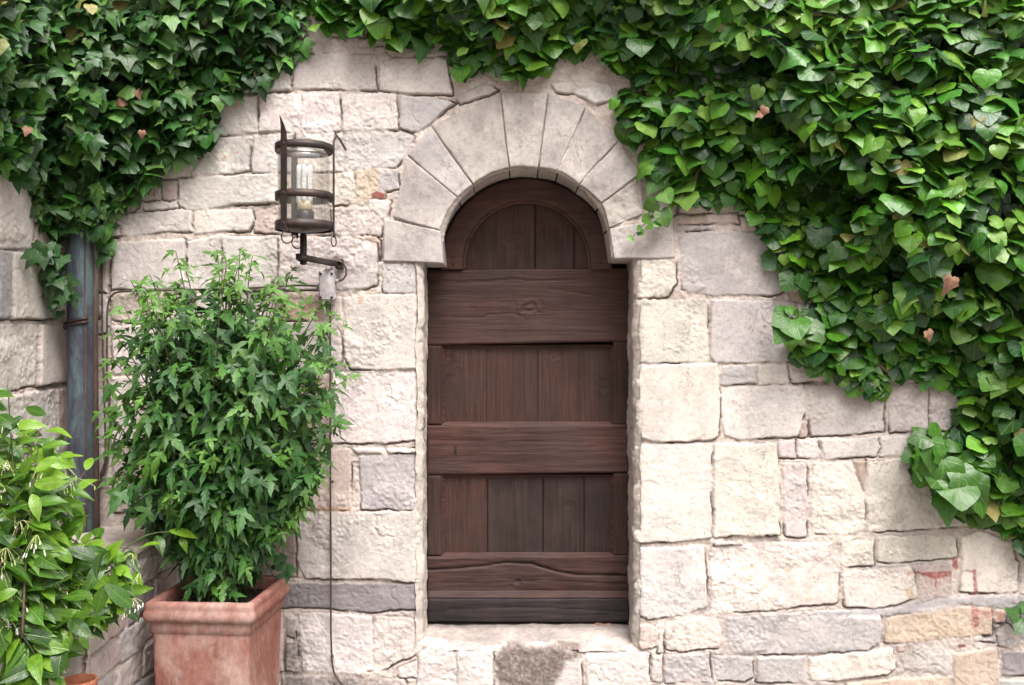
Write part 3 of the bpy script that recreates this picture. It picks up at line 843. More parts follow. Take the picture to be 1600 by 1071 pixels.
        c = tone * np.array((.55, .50, .455)) * (1 + .16 * n1[..., None] + .10 * n2[..., None]) * (1 - joint) + np.array((.46, .40, .36)) * joint
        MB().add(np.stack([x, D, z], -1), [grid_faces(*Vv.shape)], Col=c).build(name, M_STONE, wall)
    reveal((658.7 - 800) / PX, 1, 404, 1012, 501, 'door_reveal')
    reveal((992.5 - 800) / PX, -1, 400, 1012, 521, 'door_reveal', .72)  # darker tone puts this reveal's shade into its colour
    xs = np.arange(-.425, .575, .005); ys = np.r_[np.linspace(.004, .05, 16), np.linspace(.054, .40, 60)]
    X, Y = np.meshgrid(xs, ys, indexing='ij')
    n1 = fbm2(X * 9, Y * 9, 4, 541); n2 = fbm2(X * 40, Y * 40, 3, 543); fa = facets(X * 11, Y * 14, 547)
    z = .304 + .010 * n1 + .0035 * n2 + .010 * fa * sstep(.2, .02, Y) - .030 * np.clip(1 - Y / .06, 0, 1) ** 2 - .012 * sstep(.15, 0, Y) + .006 * sstep(.15, .24, Y)
    soil = (sstep(.16, .23, Y + .02 * n1) * .75)[..., None]
    c = np.array((.41, .365, .34)) * (1 + .35 * n1[..., None] + .15 * n2[..., None])
    c = c * (1 - soil) + np.array((.16, .14, .125)) * soil
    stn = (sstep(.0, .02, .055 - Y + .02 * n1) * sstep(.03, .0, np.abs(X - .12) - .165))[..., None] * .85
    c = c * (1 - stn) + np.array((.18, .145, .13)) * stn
    MB().add(np.stack([X, Y, z], -1), [grid_faces(*X.shape)], Col=c).build('door_sill', M_STONE, wall)
    # the body of the wall behind its face
    core = MB()
    core.add(*rbox((1.2, .62, 1.6), (6.4, .24, 5.6), .01), Col=np.tile((.4, .36, .33), (24, 1)))
    for bx in (((1.2, .26, 4.36), (6.4, .56, .10)), ((4.25, .26, 1.6), (.12, .56, 5.5)), ((-1.99, .26, 1.6), (.05, .56, 5.5))):
        core.add(*rbox(*bx, .005), Col=np.tile((.4, .36, .33), (24, 1)))
    core.build('wall_core', M_STONE, wall)
    return wall
WALL = build_wall()

def px_to_side(xc, px, py):
    d = -xc * F / (800 - px)
    return ((4.0 - d) * PX, 535.5 - (535.5 - py) * d / F * PX)

def build_side_wall():
    xc = -1.95
    L = [('w', [(-30, 255), (20, 268), (46, 300), (53, 332), (53, 389), (-30, 387)]), ('p', [(57, 330), (104, 355), (104, 395), (57, 391)]),
         ('w', [(-30, 391), (0, 391), (0, 499), (-30, 499)]), ('d', [(2, 392), (19, 392), (18, 499), (2, 500)]), ('wx', [(21, 394), (103, 399), (103, 494), (75, 499), (21, 500)]),
         ('wx', [(-60, 507), (64, 508), (59, 603), (-60, 626)]), ('c', [(65.5, 508), (105, 510), (105, 597), (60.5, 603)]), ('wx', [(-60, 632), (88, 607), (88, 690), (-60, 716)]),
         ('p', [(89.5, 608), (105, 605), (105, 688), (89.5, 692)])]
    st = [(c, [px_to_side(xc, *p) for p in poly]) for c, poly in L]
    fl = fill_courses(-5, 900, -450, 300, 31, codes='wwm') + fill_courses(-5, 900, 640, 1112, 32, codes='wwpm') + fill_courses(240, 900, 300, 640, 33, codes='wwpm')
    us = np.r_[np.arange(-8, 260, 1.8), np.arange(260, 900, 8)]; vs = np.r_[np.arange(-450, 150, 8), np.arange(150, 900, 1.8), np.arange(900, 1118, 6)]
    U, V = np.meshgrid(us, vs, indexing='ij')
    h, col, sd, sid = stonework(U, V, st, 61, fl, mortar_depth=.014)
    v = np.stack([xc + h, -U / PX, CZ + (535.5 - V) / PX], -1)
    w = thing('side_wall', 'pale stone wall in deep coursed blocks left of the drainpipe', 'wall', (xc, -1.2, 0))
    MB().add(v, [grid_faces(*U.shape)], Col=col).build('masonry', M_STONE, w)
    MB().add(*rbox((xc - .16, -1.25, 1.9), (.24, 2.4, 4.6), .01), Col=np.tile((.4, .36, .33), (24, 1))).build('wall_core', M_STONE, w)
build_side_wall()

LX = -1.435          # face of the low ledge
LT = .812            # its top
def build_ledge():
    us = np.arange(-4, 332, 2.0)                         # along -y
    vtop = 535.5 - (LT - CZ) * PX
    vs = np.r_[np.arange(vtop - 190, vtop - 12, 4), np.arange(vtop - 12, 1118, 2.0)]
    U, V = np.meshgrid(us, vs, indexing='ij')
    r = np.random.default_rng(5)
    st = []
    v = vtop + 16
    for hh, ws in ((34, (70, 60, 120, 70, 100, 90, 90)), (44, (40, 85, 90, 60, 110, 90, 120)), (40, (95, 60, 80, 120, 80, 110, 70)), (48, (60, 100, 90, 80, 110, 90, 90)), (60, (90, 110, 80, 100, 90, 90, 90))):
        u = -6
        for w in ws:
            j = r.normal(0, 2.5, 8)
            st.append(('wwmpwg'[r.integers(6)], [(u + 2 + j[0], v + 2 + j[1]), (u + w - 2 + j[2], v + 2 + j[3]), (u + w - 2 + j[4], v + hh - 2 + j[5]), (u + 2 + j[6], v + hh - 2 + j[7])]))
            u += w
        v += hh
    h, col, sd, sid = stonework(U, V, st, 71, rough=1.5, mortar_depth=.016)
    over = (vtop - V) / PX                                # >0 on the top face
    rnd_ = .03
    t = np.clip(over, 0, None)
    ang = np.clip((over + rnd_) / (2 * rnd_), 0, 1) * math.pi / 2
    n1 = fbm2(U / 40, V / 40, 4, 611); n2 = fbm2(U / 7, V / 7, 3, 613)
    lump = .010 * n1 + .004 * n2
    x = np.where(over < -rnd_, LX + h, np.where(over < rnd_, LX - rnd_ * (1 - np.cos(ang)) + np.where(over < 0, h, lump), LX - rnd_ - (over - rnd_) * 1.0))
    z = np.where(over < -rnd_, LT + over, np.where(over < rnd_, LT - rnd_ + rnd_ * np.sin(ang) + lump * sstep(-.02, .02, over), LT + lump))
    topc = np.array((.52, .46, .43)) * (1 + .3 * n1[..., None] + .22 * n2[..., None])
    k = sstep(-.05, -.005, over)[..., None]
    col = col * (1 - k) + topc * k
    w = thing('stone_ledge', 'low rough stone ledge with rounded mortar top, between drainpipe and planter', 'ledge', (LX - .25, -.7, 0))
    MB().add(np.stack([x, -U / PX, z], -1), [grid_faces(*U.shape)], Col=col).build('masonry', M_STONE, w)
    us = np.arange(0, 188, 2.0); vs = np.arange(535.5 - (LT - CZ) * PX - 6, 1118, 2.0)          # the end of the ledge, facing the yard
    U, V = np.meshgrid(us, vs, indexing='ij')
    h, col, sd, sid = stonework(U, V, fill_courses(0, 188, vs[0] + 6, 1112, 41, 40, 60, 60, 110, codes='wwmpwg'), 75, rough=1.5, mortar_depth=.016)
    e = np.minimum(np.minimum(U, V - vs[0]), 30)
    MB().add(np.stack([LX - U / PX, -.930 - h + .03 * np.clip(1 - e / 12, 0, 1) ** 2, CZ + (535.5 - V) / PX], -1), [grid_faces(*U.shape)], Col=col).build('masonry', M_STONE, w)
    MB().add(*rbox((LX - .27, -.440, .385), (.50, .93, .80), .02), Col=np.tile((.35, .31, .28), (24, 1))).build('wall_core', M_STONE, w)
build_ledge()

def build_ground():
    xs = np.r_[-40, -15, np.linspace(-5, 6, 111), 15, 40]; ys = np.r_[-60, -25, np.linspace(-8, .3, 84)]
    X, Y = np.meshgrid(xs, ys, indexing='ij')
    z = .012 * fbm2(X * 2, Y * 2, 4, 701)
    c = np.array((.22, .20, .18)) * (1 + .3 * fbm2(X * 3, Y * 3, 4, 703)[..., None])
    o = MB().add(np.stack([X, Y, z], -1), [grid_faces(*X.shape)], Col=c).build('ground', M_STONE)
    o['kind'] = 'structure'
build_ground()

# ------------------------------------------------------------------ the door
DY = .25
M_WH = wood_material('oak_rail', True)
M_WV = wood_material('oak_board', False, base=(.043, .0175, .0120), dark=(.012, .0055, .0045), light=(.078, .036, .026), off=3.1)
M_WV2 = wood_material('oak_board_dark', False, base=(.027, .0150, .0125), dark=(.009, .0055, .005), light=(.050, .032, .028), off=7.7)
M_WB = wood_material('oak_kickboard', True, base=(.018, .013, .0135), dark=(.006, .005, .0055), light=(.042, .030, .030), off=5.3)
M_WF = wood_material('oak_frame', True, base=(.066, .027, .019), dark=(.022, .010, .008), light=(.115, .055, .042), off=9.3)
M_DARK = mottled('keyhole_dark', (.006, .005, .005), (.012, .01, .01), 30, .8)

def board(x0, y0, x1, y1, y, mat, name, root, thick=.03, rnd=.004, cracks=(), seed=0, horiz=True, skew=(0, 0, 0, 0), knots=(), wear=1.0):
    """one plank; corners in photo pixels at its own depth; skew shifts the corners' rows (tl, tr, br, bl)"""
    nu = max(int((x1 - x0) / 2), 6); nv = max(int((y1 - y0) / 2), 6)
    def fn(S, T):
        px = x0 + (x1 - x0) * S
        top = y0 + skew[0] * (1 - S) + skew[1] * S; bot = y1 + skew[3] * (1 - S) + skew[2] * S
        py = top * (1 - T) + bot * T
        return np.stack([wx(px, y), np.full(px.shape, y), wz(py, y)], -1)
    s = (4 + y) / F
    v, f, S, T, dep = patch(fn, nu, nv, (thick,) * 4, 4, rnd, ((x1 - x0) * s, (y1 - y0) * s))
    px = 800 + v[:, 0] * F / (4 + y); py = 535.5 - (v[:, 2] - CZ) * F / (4 + y)
    a, b = (px, py) if horiz else (py, px)
    # grain lines bend round knots
    bb = b.copy()
    for (kx, ky, kr, ka) in knots:
        ua, ub = (kx, ky) if horiz else (ky, kx)
        g = np.exp(-(((a - ua) / (kr * 2.0)) ** 2 + ((b - ub) / kr) ** 2))
        bb = bb + np.sign(b - ub) * g * kr * .55
    gr = fbm2(a / 60 + seed, bb / 2.6, 3, seed) * .0011 + fbm2(a / 140 + seed, bb / 9, 3, seed + 3) * .0022
    d = gr * wear + .0016 * fbm2(a / 50, b / 50, 2, seed + 5)
    for (kx, ky, kr, ka) in knots:
        q = np.hypot((px - kx) / 1.35, py - ky) / kr
        d = d + ka * np.exp(-q ** 2) * np.cos(q * 9 + 3 * fbm2(px / 8, py / 8, 2, seed)) * .8 - ka * np.exp(-(q * 2) ** 2)
    for (pts, w_, dp) in cracks:
        p = np.array(pts, float); m = np.full(len(px), 1e9)
        for i in range(len(p) - 1):
            e = p[i + 1] - p[i]; t = np.clip(((px - p[i, 0]) * e[0] + (py - p[i, 1]) * e[1]) / (e @ e), 0, 1)
            m = np.minimum(m, np.hypot(px - p[i, 0] - t * e[0], py - p[i, 1] - t * e[1]))
        d = d - 1.8 * dp * np.exp(-(m / w_) ** 2) * (.6 + .8 * vn2(px / 12, py / 12, seed + 9))
    face = (dep.reshape(-1) < rnd * 1.02)
    v[:, 1] -= np.where(face, d, 0)
    return MB().add(v, [f]).build(name, mat, root)

def build_door():
    root = thing('wooden_door', 'arched dark brown timber door with rails and recessed plank panels', 'door', (wx(825, DY), DY, .31))
    # tympanum boards
    b1 = board(712, 308, 836, 426, DY + .028, M_WV, 'panel_board', root, seed=1, rnd=.002, horiz=False, knots=((797, 372, 20, .004),))
    b2 = board(836.6, 308, 897, 426, DY + .029, M_WV, 'panel_board', root, seed=2, rnd=.002, horiz=False, knots=((862, 362, 22, .0045),))
    b3 = board(897.6, 308, 936, 426, DY + .027, M_WV, 'panel_board', root, seed=3, rnd=.002, horiz=False)
    # arched frame: flat band with a bead along its inner edge
    cx, cy = 823.0, 413.0
    s = (4 + DY) / F
    def ring(r0, r1, ydep, name, thick, stilt):
        n = 90
        def fn(S, T):
            r_ = r0 + (r1 - r0) * S
            L = math.pi * r_ + 2 * stilt; a = T * (math.pi + 2 * stilt / 110.0) - stilt / 110.0
            th = math.pi - np.clip(a, 0, math.pi)
            ex = np.where(a < 0, -a, np.where(a > math.pi, a - math.pi, 0)) * 110
            px = cx + r_ * np.cos(th); py = cy - r_ * np.sin(th) * 1.0 + ex
            return np.stack([wx(px, ydep), np.full(px.shape, ydep), wz(py, ydep)], -1)
        v, f, S, T, dep = patch(fn, 14, n * 2, (thick,) * 4, 4, .005, ((r1 - r0) * s, 400 * s))
        v[:, 1] += .0022 * fbm3(v * 30, 3, 71) + .0012 * fbm3(v * np.array([60, 60, 60]), 2, 73)
        return MB().add(v, [f]).build(name, M_WF, root)
    ring(100, 134, DY - .020, 'arched_frame', .08, 8.5)
    ring(95, 100.3, DY - .002, 'frame_bead', .05, 8)
    for (px, py) in ((708, 413), (938, 411)):
        v, f = lathe([(0, 0), (.004, .0), (.0055, -.003), (.004, -.006), (0, -.007)], 0, 0, 10)
        v = np.c_[v[:, 0], v[:, 2], v[:, 1]] + P3(px, py, DY - .021)
        MB().add(v, f).build('peg', M_WH, root)
    # rails
    board(667, 419, 984, 538, DY, M_WH, 'rail', root, seed=11, skew=(3, 0, -4, 2), thick=.05, rnd=.006,
          cracks=(([(668, 441), (720, 441), (770, 439), (800, 436), (830, 439), (900, 437), (982, 434)], 1.1, .004), ([(860, 452), (900, 457), (982, 472)], 1.3, .003), ([(760, 492), (800, 490), (812, 494)], 1.0, .003), ([(676, 498), (760, 495)], .8, .0015)),
          knots=((826, 482, 17, .004), (815, 428, 6, .002)))
    r2 = board(667, 664, 983, 742, DY, M_WH, 'rail', root, seed=12, skew=(1, -1, -3, 1), thick=.05, rnd=.007,
               cracks=(([(668, 690), (760, 689), (982, 693)], .8, .0015), ([(700, 722), (850, 726)], .8, .001)), knots=((800, 668, 8, .002),))
    board(667, 868, 983, 925, DY, M_WH, 'rail', root, seed=13, thick=.05, rnd=.007, skew=(2, 0, 0, 0),
          cracks=(([(668, 891), (720, 888), (760, 884), (790, 879), (830, 881), (868, 893), (900, 898), (982, 900)], 1.6, .009), ([(680, 910), (760, 912), (850, 907), (980, 913)], .9, .0025), ([(690, 878), (760, 874), (830, 872)], .8, .002)),
          knots=((808, 909, 9, .004),), wear=1.6)
    board(668, 935, 984, 973, DY - .022, M_WB, 'kickboard', root, seed=14, thick=.06, rnd=.006, cracks=(([(700, 952), (840, 949), (982, 957)], .9, .002),))
    # bevelled ledge on top of the kickboard
    def lg(S, T):
        px = 668 + 316 * S; yy = DY - .004 - .018 * T; py = 923 + 12.5 * T
        return np.stack([wx(px, yy), yy + 0 * px, wz(py, yy)], -1)
    v, f, S, T, dep = patch(lg, 120, 8, (.04,) * 4, 3, .002, (.9, .03))
    v[:, 1] -= .001 * fbm2(v[:, 0] * 9, v[:, 2] * 200, 3, 91)
    MB().add(v, [f]).build('drip_moulding', M_WH, root)
    # stiles
    for (x0, x1, y0, y1, sd_) in ((667, 690, 540, 664, 21), (958, 983, 534, 664, 22), (667, 690, 743, 869, 23), (959, 983, 740, 868, 24)):
        board(x0, y0, x1, y1, DY + .002, M_WV, 'stile', root, seed=sd_, horiz=False, thick=.05, rnd=.005)
    # panel boards
    for (x0, x1, y0, y1, dz, sd_, kn, mt) in ((686, 759.6, 538, 668, .0262, 31, ((695, 566, 26, .0022),), M_WV), (759.4, 840.4, 538, 668, .0268, 32, ((786, 560, 10, .001),), M_WV), (840.2, 905.4, 538, 668, .0265, 33, ((868, 555, 14, .0015),), M_WV), (905.2, 962, 538, 668, .0262, 34, ((944, 603, 18, .002),), M_WV),
                                          (686, 761.3, 742, 872, .024, 35, (), M_WV), (762, 848, 742, 872, .026, 36, (), M_WV2), (848.8, 912.4, 742, 872, .0265, 37, ((888, 790, 12, .002),), M_WV2), (913, 962, 742, 872, .026, 38, (), M_WV2)):
        board(x0, y0, x1, y1, DY + dz, mt, 'panel_board', root, seed=sd_, horiz=False, knots=kn, thick=.03, rnd=.0012)
    # chamfer strips around the panels
    for (x0, y0, x1, y1) in ((690, 541, 958, 664), (690, 743, 959, 868)):
        mb = MB()
        o = [P3(x0 - 1, y0 - 1, DY + .004), P3(x1 + 1, y0 - 1, DY + .004), P3(x1 + 1, y1 + 1, DY + .004), P3(x0 - 1, y1 + 1, DY + .004)]
        i = [P3(x0 + 6, y0 + 4, DY + .025), P3(x1 - 6, y0 + 4, DY + .025), P3(x1 - 6, y1 - 5, DY + .025), P3(x0 + 6, y1 - 5, DY + .025)]
        mb.add(np.array(o + i), [np.array([(k, (k + 1) % 4, 4 + (k + 1) % 4, 4 + k) for k in range(4)])])
        mb.build('panel_moulding', M_WH, root, smooth=False)
    kh = MB(); kh.add(*rbox(P3(712, 703, DY - .001), (.010, .004, .038), .0015)); kh.build('keyhole', M_DARK, root)
build_door()

# ------------------------------------------------------------------ leaves
def outline_template(half, ctr, dome=.16, fold=.10, rings=(.55,), smooth=False):
    """half outline (x>=0) from base to tip, mirrored; ring subdivided towards ctr"""
    h = np.array(half, float)
    right = h; left = h[::-1][1:-1] * np.array([-1, 1]) if h[0, 0] == 0 and h[-1, 0] == 0 else h[::-1] * np.array([-1, 1])
    out = np.concatenate([right, left])
    if smooth:                                  # one Catmull-Rom refinement, the tip kept sharp
        a, b, c_, d = (np.roll(out, k, 0) for k in (1, 0, -1, -2))
        mid = (-a + 9 * b + 9 * c_ - d) / 16
        out = np.stack([out, mid], 1).reshape(-1, 2)
    n = len(out)
    c = np.array([0, ctr])
    pts = [out] + [c + (out - c) * r for r in rings] + [c[None]]
    v = np.concatenate(pts)
    q = []
    for k in range(len(rings)):
        for i in range(n):
            j = (i + 1) % n
            q.append((k * n + i, k * n + j, (k + 1) * n + j, (k + 1) * n + i))
    t = [(len(rings) * n + i, len(rings) * n + (i + 1) % n, (len(rings) + 1) * n) for i in range(n)]
    r2 = (v[:, 0] ** 2 + (v[:, 1] - ctr) ** 2)
    z = -dome * r2 * 1.4 + fold * np.abs(v[:, 0])
    return np.c_[v, z], [np.array(q), np.array(t)]

T_HEART = outline_template([(0, -.02), (.10, -.13), (.25, -.17), (.40, -.10), (.50, .06), (.53, .19), (.58, .32), (.47, .43), (.38, .55), (.22, .70), (0, .86)], .3, smooth=True)
T_HEART2 = outline_template([(0, -.02), (.12, -.13), (.31, -.14), (.48, -.02), (.55, .15), (.57, .32), (.49, .46), (.38, .60), (.21, .75), (0, .89)], .3, smooth=True)
T_LOBED = outline_template([(0, -.02), (.10, -.14), (.26, -.20), (.43, -.12), (.40, .03), (.47, .16), (.64, .36), (.46, .42), (.30, .47), (.22, .66), (.12, .86), (0, 1.08)], .25)
T_LOBED2 = outline_template([(0, -.02), (.12, -.16), (.36, -.16), (.44, -.02), (.44, .13), (.58, .28), (.45, .40), (.34, .50), (.22, .72), (0, 1.06)], .25)
T_HIB = outline_template([(0, -.02), (.06, .06), (.10, .16), (.17, .22), (.30, .24), (.38, .32), (.52, .44), (.40, .45), (.33, .47), (.24, .42), (.14, .38), (.12, .48), (.20, .60), (.14, .65), (.17, .77), (.09, .84), (0, 1.08)], .36, .12, .14)
T_HIB2 = outline_template([(0, -.02), (.07, .05), (.13, .16), (.22, .24), (.34, .36), (.23, .38), (.14, .36), (.13, .46), (.21, .57), (.14, .62), (.15, .74), (.08, .84), (0, 1.04)], .38, .12, .14)
T_ELL = outline_template([(0, 0), (.09, .08), (.17, .22), (.215, .40), (.20, .58), (.14, .76), (.06, .90), (0, 1.03)], .45, .20, .20)
T_BLADE = outline_template([(0, 0), (.06, .15), (.08, .45), (.05, .8), (0, 1)], .45, .1, .1)

def unit(v): return v / (np.linalg.norm(v, axis=-1, keepdims=True) + 1e-9)

def put_leaves(mb, tpl, pos, nrm, tip, size, col, seed=0, bend=(-.25, .18), width=1.0):
    T, F_ = tpl
    pos = np.atleast_2d(pos); n = len(pos)
    if n == 0: return
    r = np.random.default_rng(seed)
    nrm = unit(np.asarray(nrm, float)); tip = np.asarray(tip, float)
    b = unit(tip - nrm * (tip * nrm).sum(1, keepdims=True)); a = np.cross(b, nrm)
    size = np.broadcast_to(size, (n,))
    wid = width * r.uniform(.88, 1.14, n); bd = r.normal(*bend, n); fo = r.normal(.8, .6, n); tw = r.normal(0, .20, n)
    A = T[None, :, 0] * wid[:, None]; B = np.broadcast_to(T[None, :, 1], A.shape)
    A = A + r.normal(0, .05, n)[:, None] * B * B
    C = T[None, :, 2] * fo[:, None] + bd[:, None] * B * B * .6 + tw[:, None] * A * B + (r.normal(0, .008, A.shape)) + (r.normal(0, .05, n)[:, None] * np.sin(B * 5 + r.uniform(0, 6, n)[:, None]) * np.abs(A) * 1.6)
    v = pos[:, None] + size[:, None, None] * (A[..., None] * a[:, None] + B[..., None] * b[:, None] + C[..., None] * nrm[:, None])
    k = T.shape[0]
    fs = [(f[None] + (np.arange(n) * k)[:, None, None]).reshape(-1, f.shape[1]) for f in F_]
    uv = np.stack([np.broadcast_to(T[None, :, 0], A.shape), B, np.broadcast_to(r.uniform(0, 1, n)[:, None], A.shape)], -1)
    cc = np.repeat(col[:, None], k, 1) * (1 + r.normal(0, .03, (n, k, 1)))
    mb.add(v, fs, Col=np.clip(cc, .002, 1), leafuv=uv)

def sample_poly(poly, spacing, seed, inset=0, jit=.5, holes=()):
    p = np.array(poly, float); r = np.random.default_rng(seed)
    xs = np.arange(p[:, 0].min(), p[:, 0].max(), spacing); ys = np.arange(p[:, 1].min(), p[:, 1].max(), spacing * .87)
    X, Y = np.meshgrid(xs, ys); X = X + (np.arange(len(ys)) % 2)[:, None] * spacing / 2
    X = (X + r.uniform(-jit, jit, X.shape) * spacing).ravel(); Y = (Y + r.uniform(-jit, jit, Y.shape) * spacing).ravel()
    s = poly_sd(X, Y, poly)
    k = s > inset
    for (hx, hy, ha, hb) in holes:
        k &= ((X - hx) / ha) ** 2 + ((Y - hy) / hb) ** 2 > r.uniform(.7, 1.2, X.shape)
    return X[k], Y[k], s[k]

RIVY = [(476, -60), (484, 40), (500, 66), (530, 60), (560, 66), (590, 62), (604, 84), (628, 96), (650, 76), (690, 78), (702, 112), (706, 134), (738, 138), (762, 122), (800, 138), (850, 124), (896, 106), (938, 76), (946, 112), (984, 124),
        (962, 146), (946, 180), (968, 202), (976, 232), (1004, 254), (1010, 284), (1036, 296), (1050, 318), (1082, 328), (1112, 330), (1146, 328), (1162, 360), (1200, 376), (1206, 428), (1240, 446), (1246, 470), (1276, 474),
        (1252, 488), (1234, 520), (1238, 560), (1268, 582), (1296, 594), (1322, 612), (1340, 634), (1368, 632), (1390, 604), (1430, 598), (1470, 604), (1492, 640), (1470, 668), (1432, 672), (1420, 700), (1418, 748), (1440, 760), (1466, 786),
        (1476, 808), (1522, 826), (1552, 830), (1580, 850), (1600, 872), (1660, 900), (1900, 900), (2100, 600), (2150, -250), (470, -250)]
RHOLES = [(1115, 110, 70, 30), (1260, 330, 90, 26), (1150, 300, 40, 20), (1500, 560, 26, 30), (1560, 640, 22, 26), (1340, 180, 20, 18), (1250, 60, 22, 18), (1400, 120, 18, 20), (1130, 40, 24, 16), (1480, 60, 18, 18), (1075, 130, 50, 38), (1190, 112, 34, 26), (1320, 300, 75, 34), (1225, 300, 30, 30), (1180, 230, 24, 34), (1470, 650, 50, 48), (1010, 100, 22, 22), (1440, 300, 22, 22), (1540, 250, 20, 26), (1390, 430, 22, 20), (1590, 300, 20, 26), (1500, 420, 22, 22), (1595, 500, 16, 26),
          (760, 100, 36, 26), (850, 96, 34, 24), (640, 40, 26, 18), (930, 40, 22, 20)]
LIVY = [(-230, -250), (484, -250), (484, 40), (478, 72), (462, 98), (446, 110), (440, 122), (418, 134), (408, 152), (396, 150), (380, 138), (352, 166), (346, 190), (338, 236), (318, 250), (284, 258), (258, 266), (246, 282), (218, 318), (184, 338), (172, 366), (170, 412), (152, 412),
        (148, 376), (122, 362), (104, 378), (62, 368), (50, 342), (42, 306), (12, 276), (-60, 268), (-230, 300)]
LTAIL = [(44, 396), (70, 390), (100, 396), (104, 430), (112, 474), (108, 496), (84, 496), (72, 470), (88, 440), (62, 425)]

def hull_depth(px, py, sd, d0, d1, reach, seed):
    return d0 + (d1 - d0) * sstep(0, reach, sd) + .055 * fbm2(px / 75, py / 75, 3, seed)

def ivy_cols(n, r, kind):
    if kind == 'R':
        base = np.array([(.024, .092, .010), (.042, .148, .010), (.078, .215, .012), (.120, .270, .018), (.020, .070, .019)])
        w = [.26, .32, .22, .08, .12]
    else:
        base = np.array([(.019, .072, .015), (.029, .106, .017), (.053, .155, .019), (.084, .210, .026), (.044, .088, .028)])
        w = [.30, .33, .18, .07, .12]
    c = base[r.choice(len(base), n, p=w)]
    return c * r.uniform(.8, 1.25, (n, 1)) * (1 + r.normal(0, .06, (n, 3)))

def side_shift(px):
    # left of the corner the side wall comes forward, and the ivy with it
    px = np.asarray(px, float)
    # (written for columns left of the door; it also climbs over the drainpipe)
    side = np.where(px < 107, np.minimum(1.95 * F / np.maximum(800 - px, 1) - 4.0, 0), 0.0)
    return side - .14 * sstep(88, 106, px) * sstep(168, 148, px)

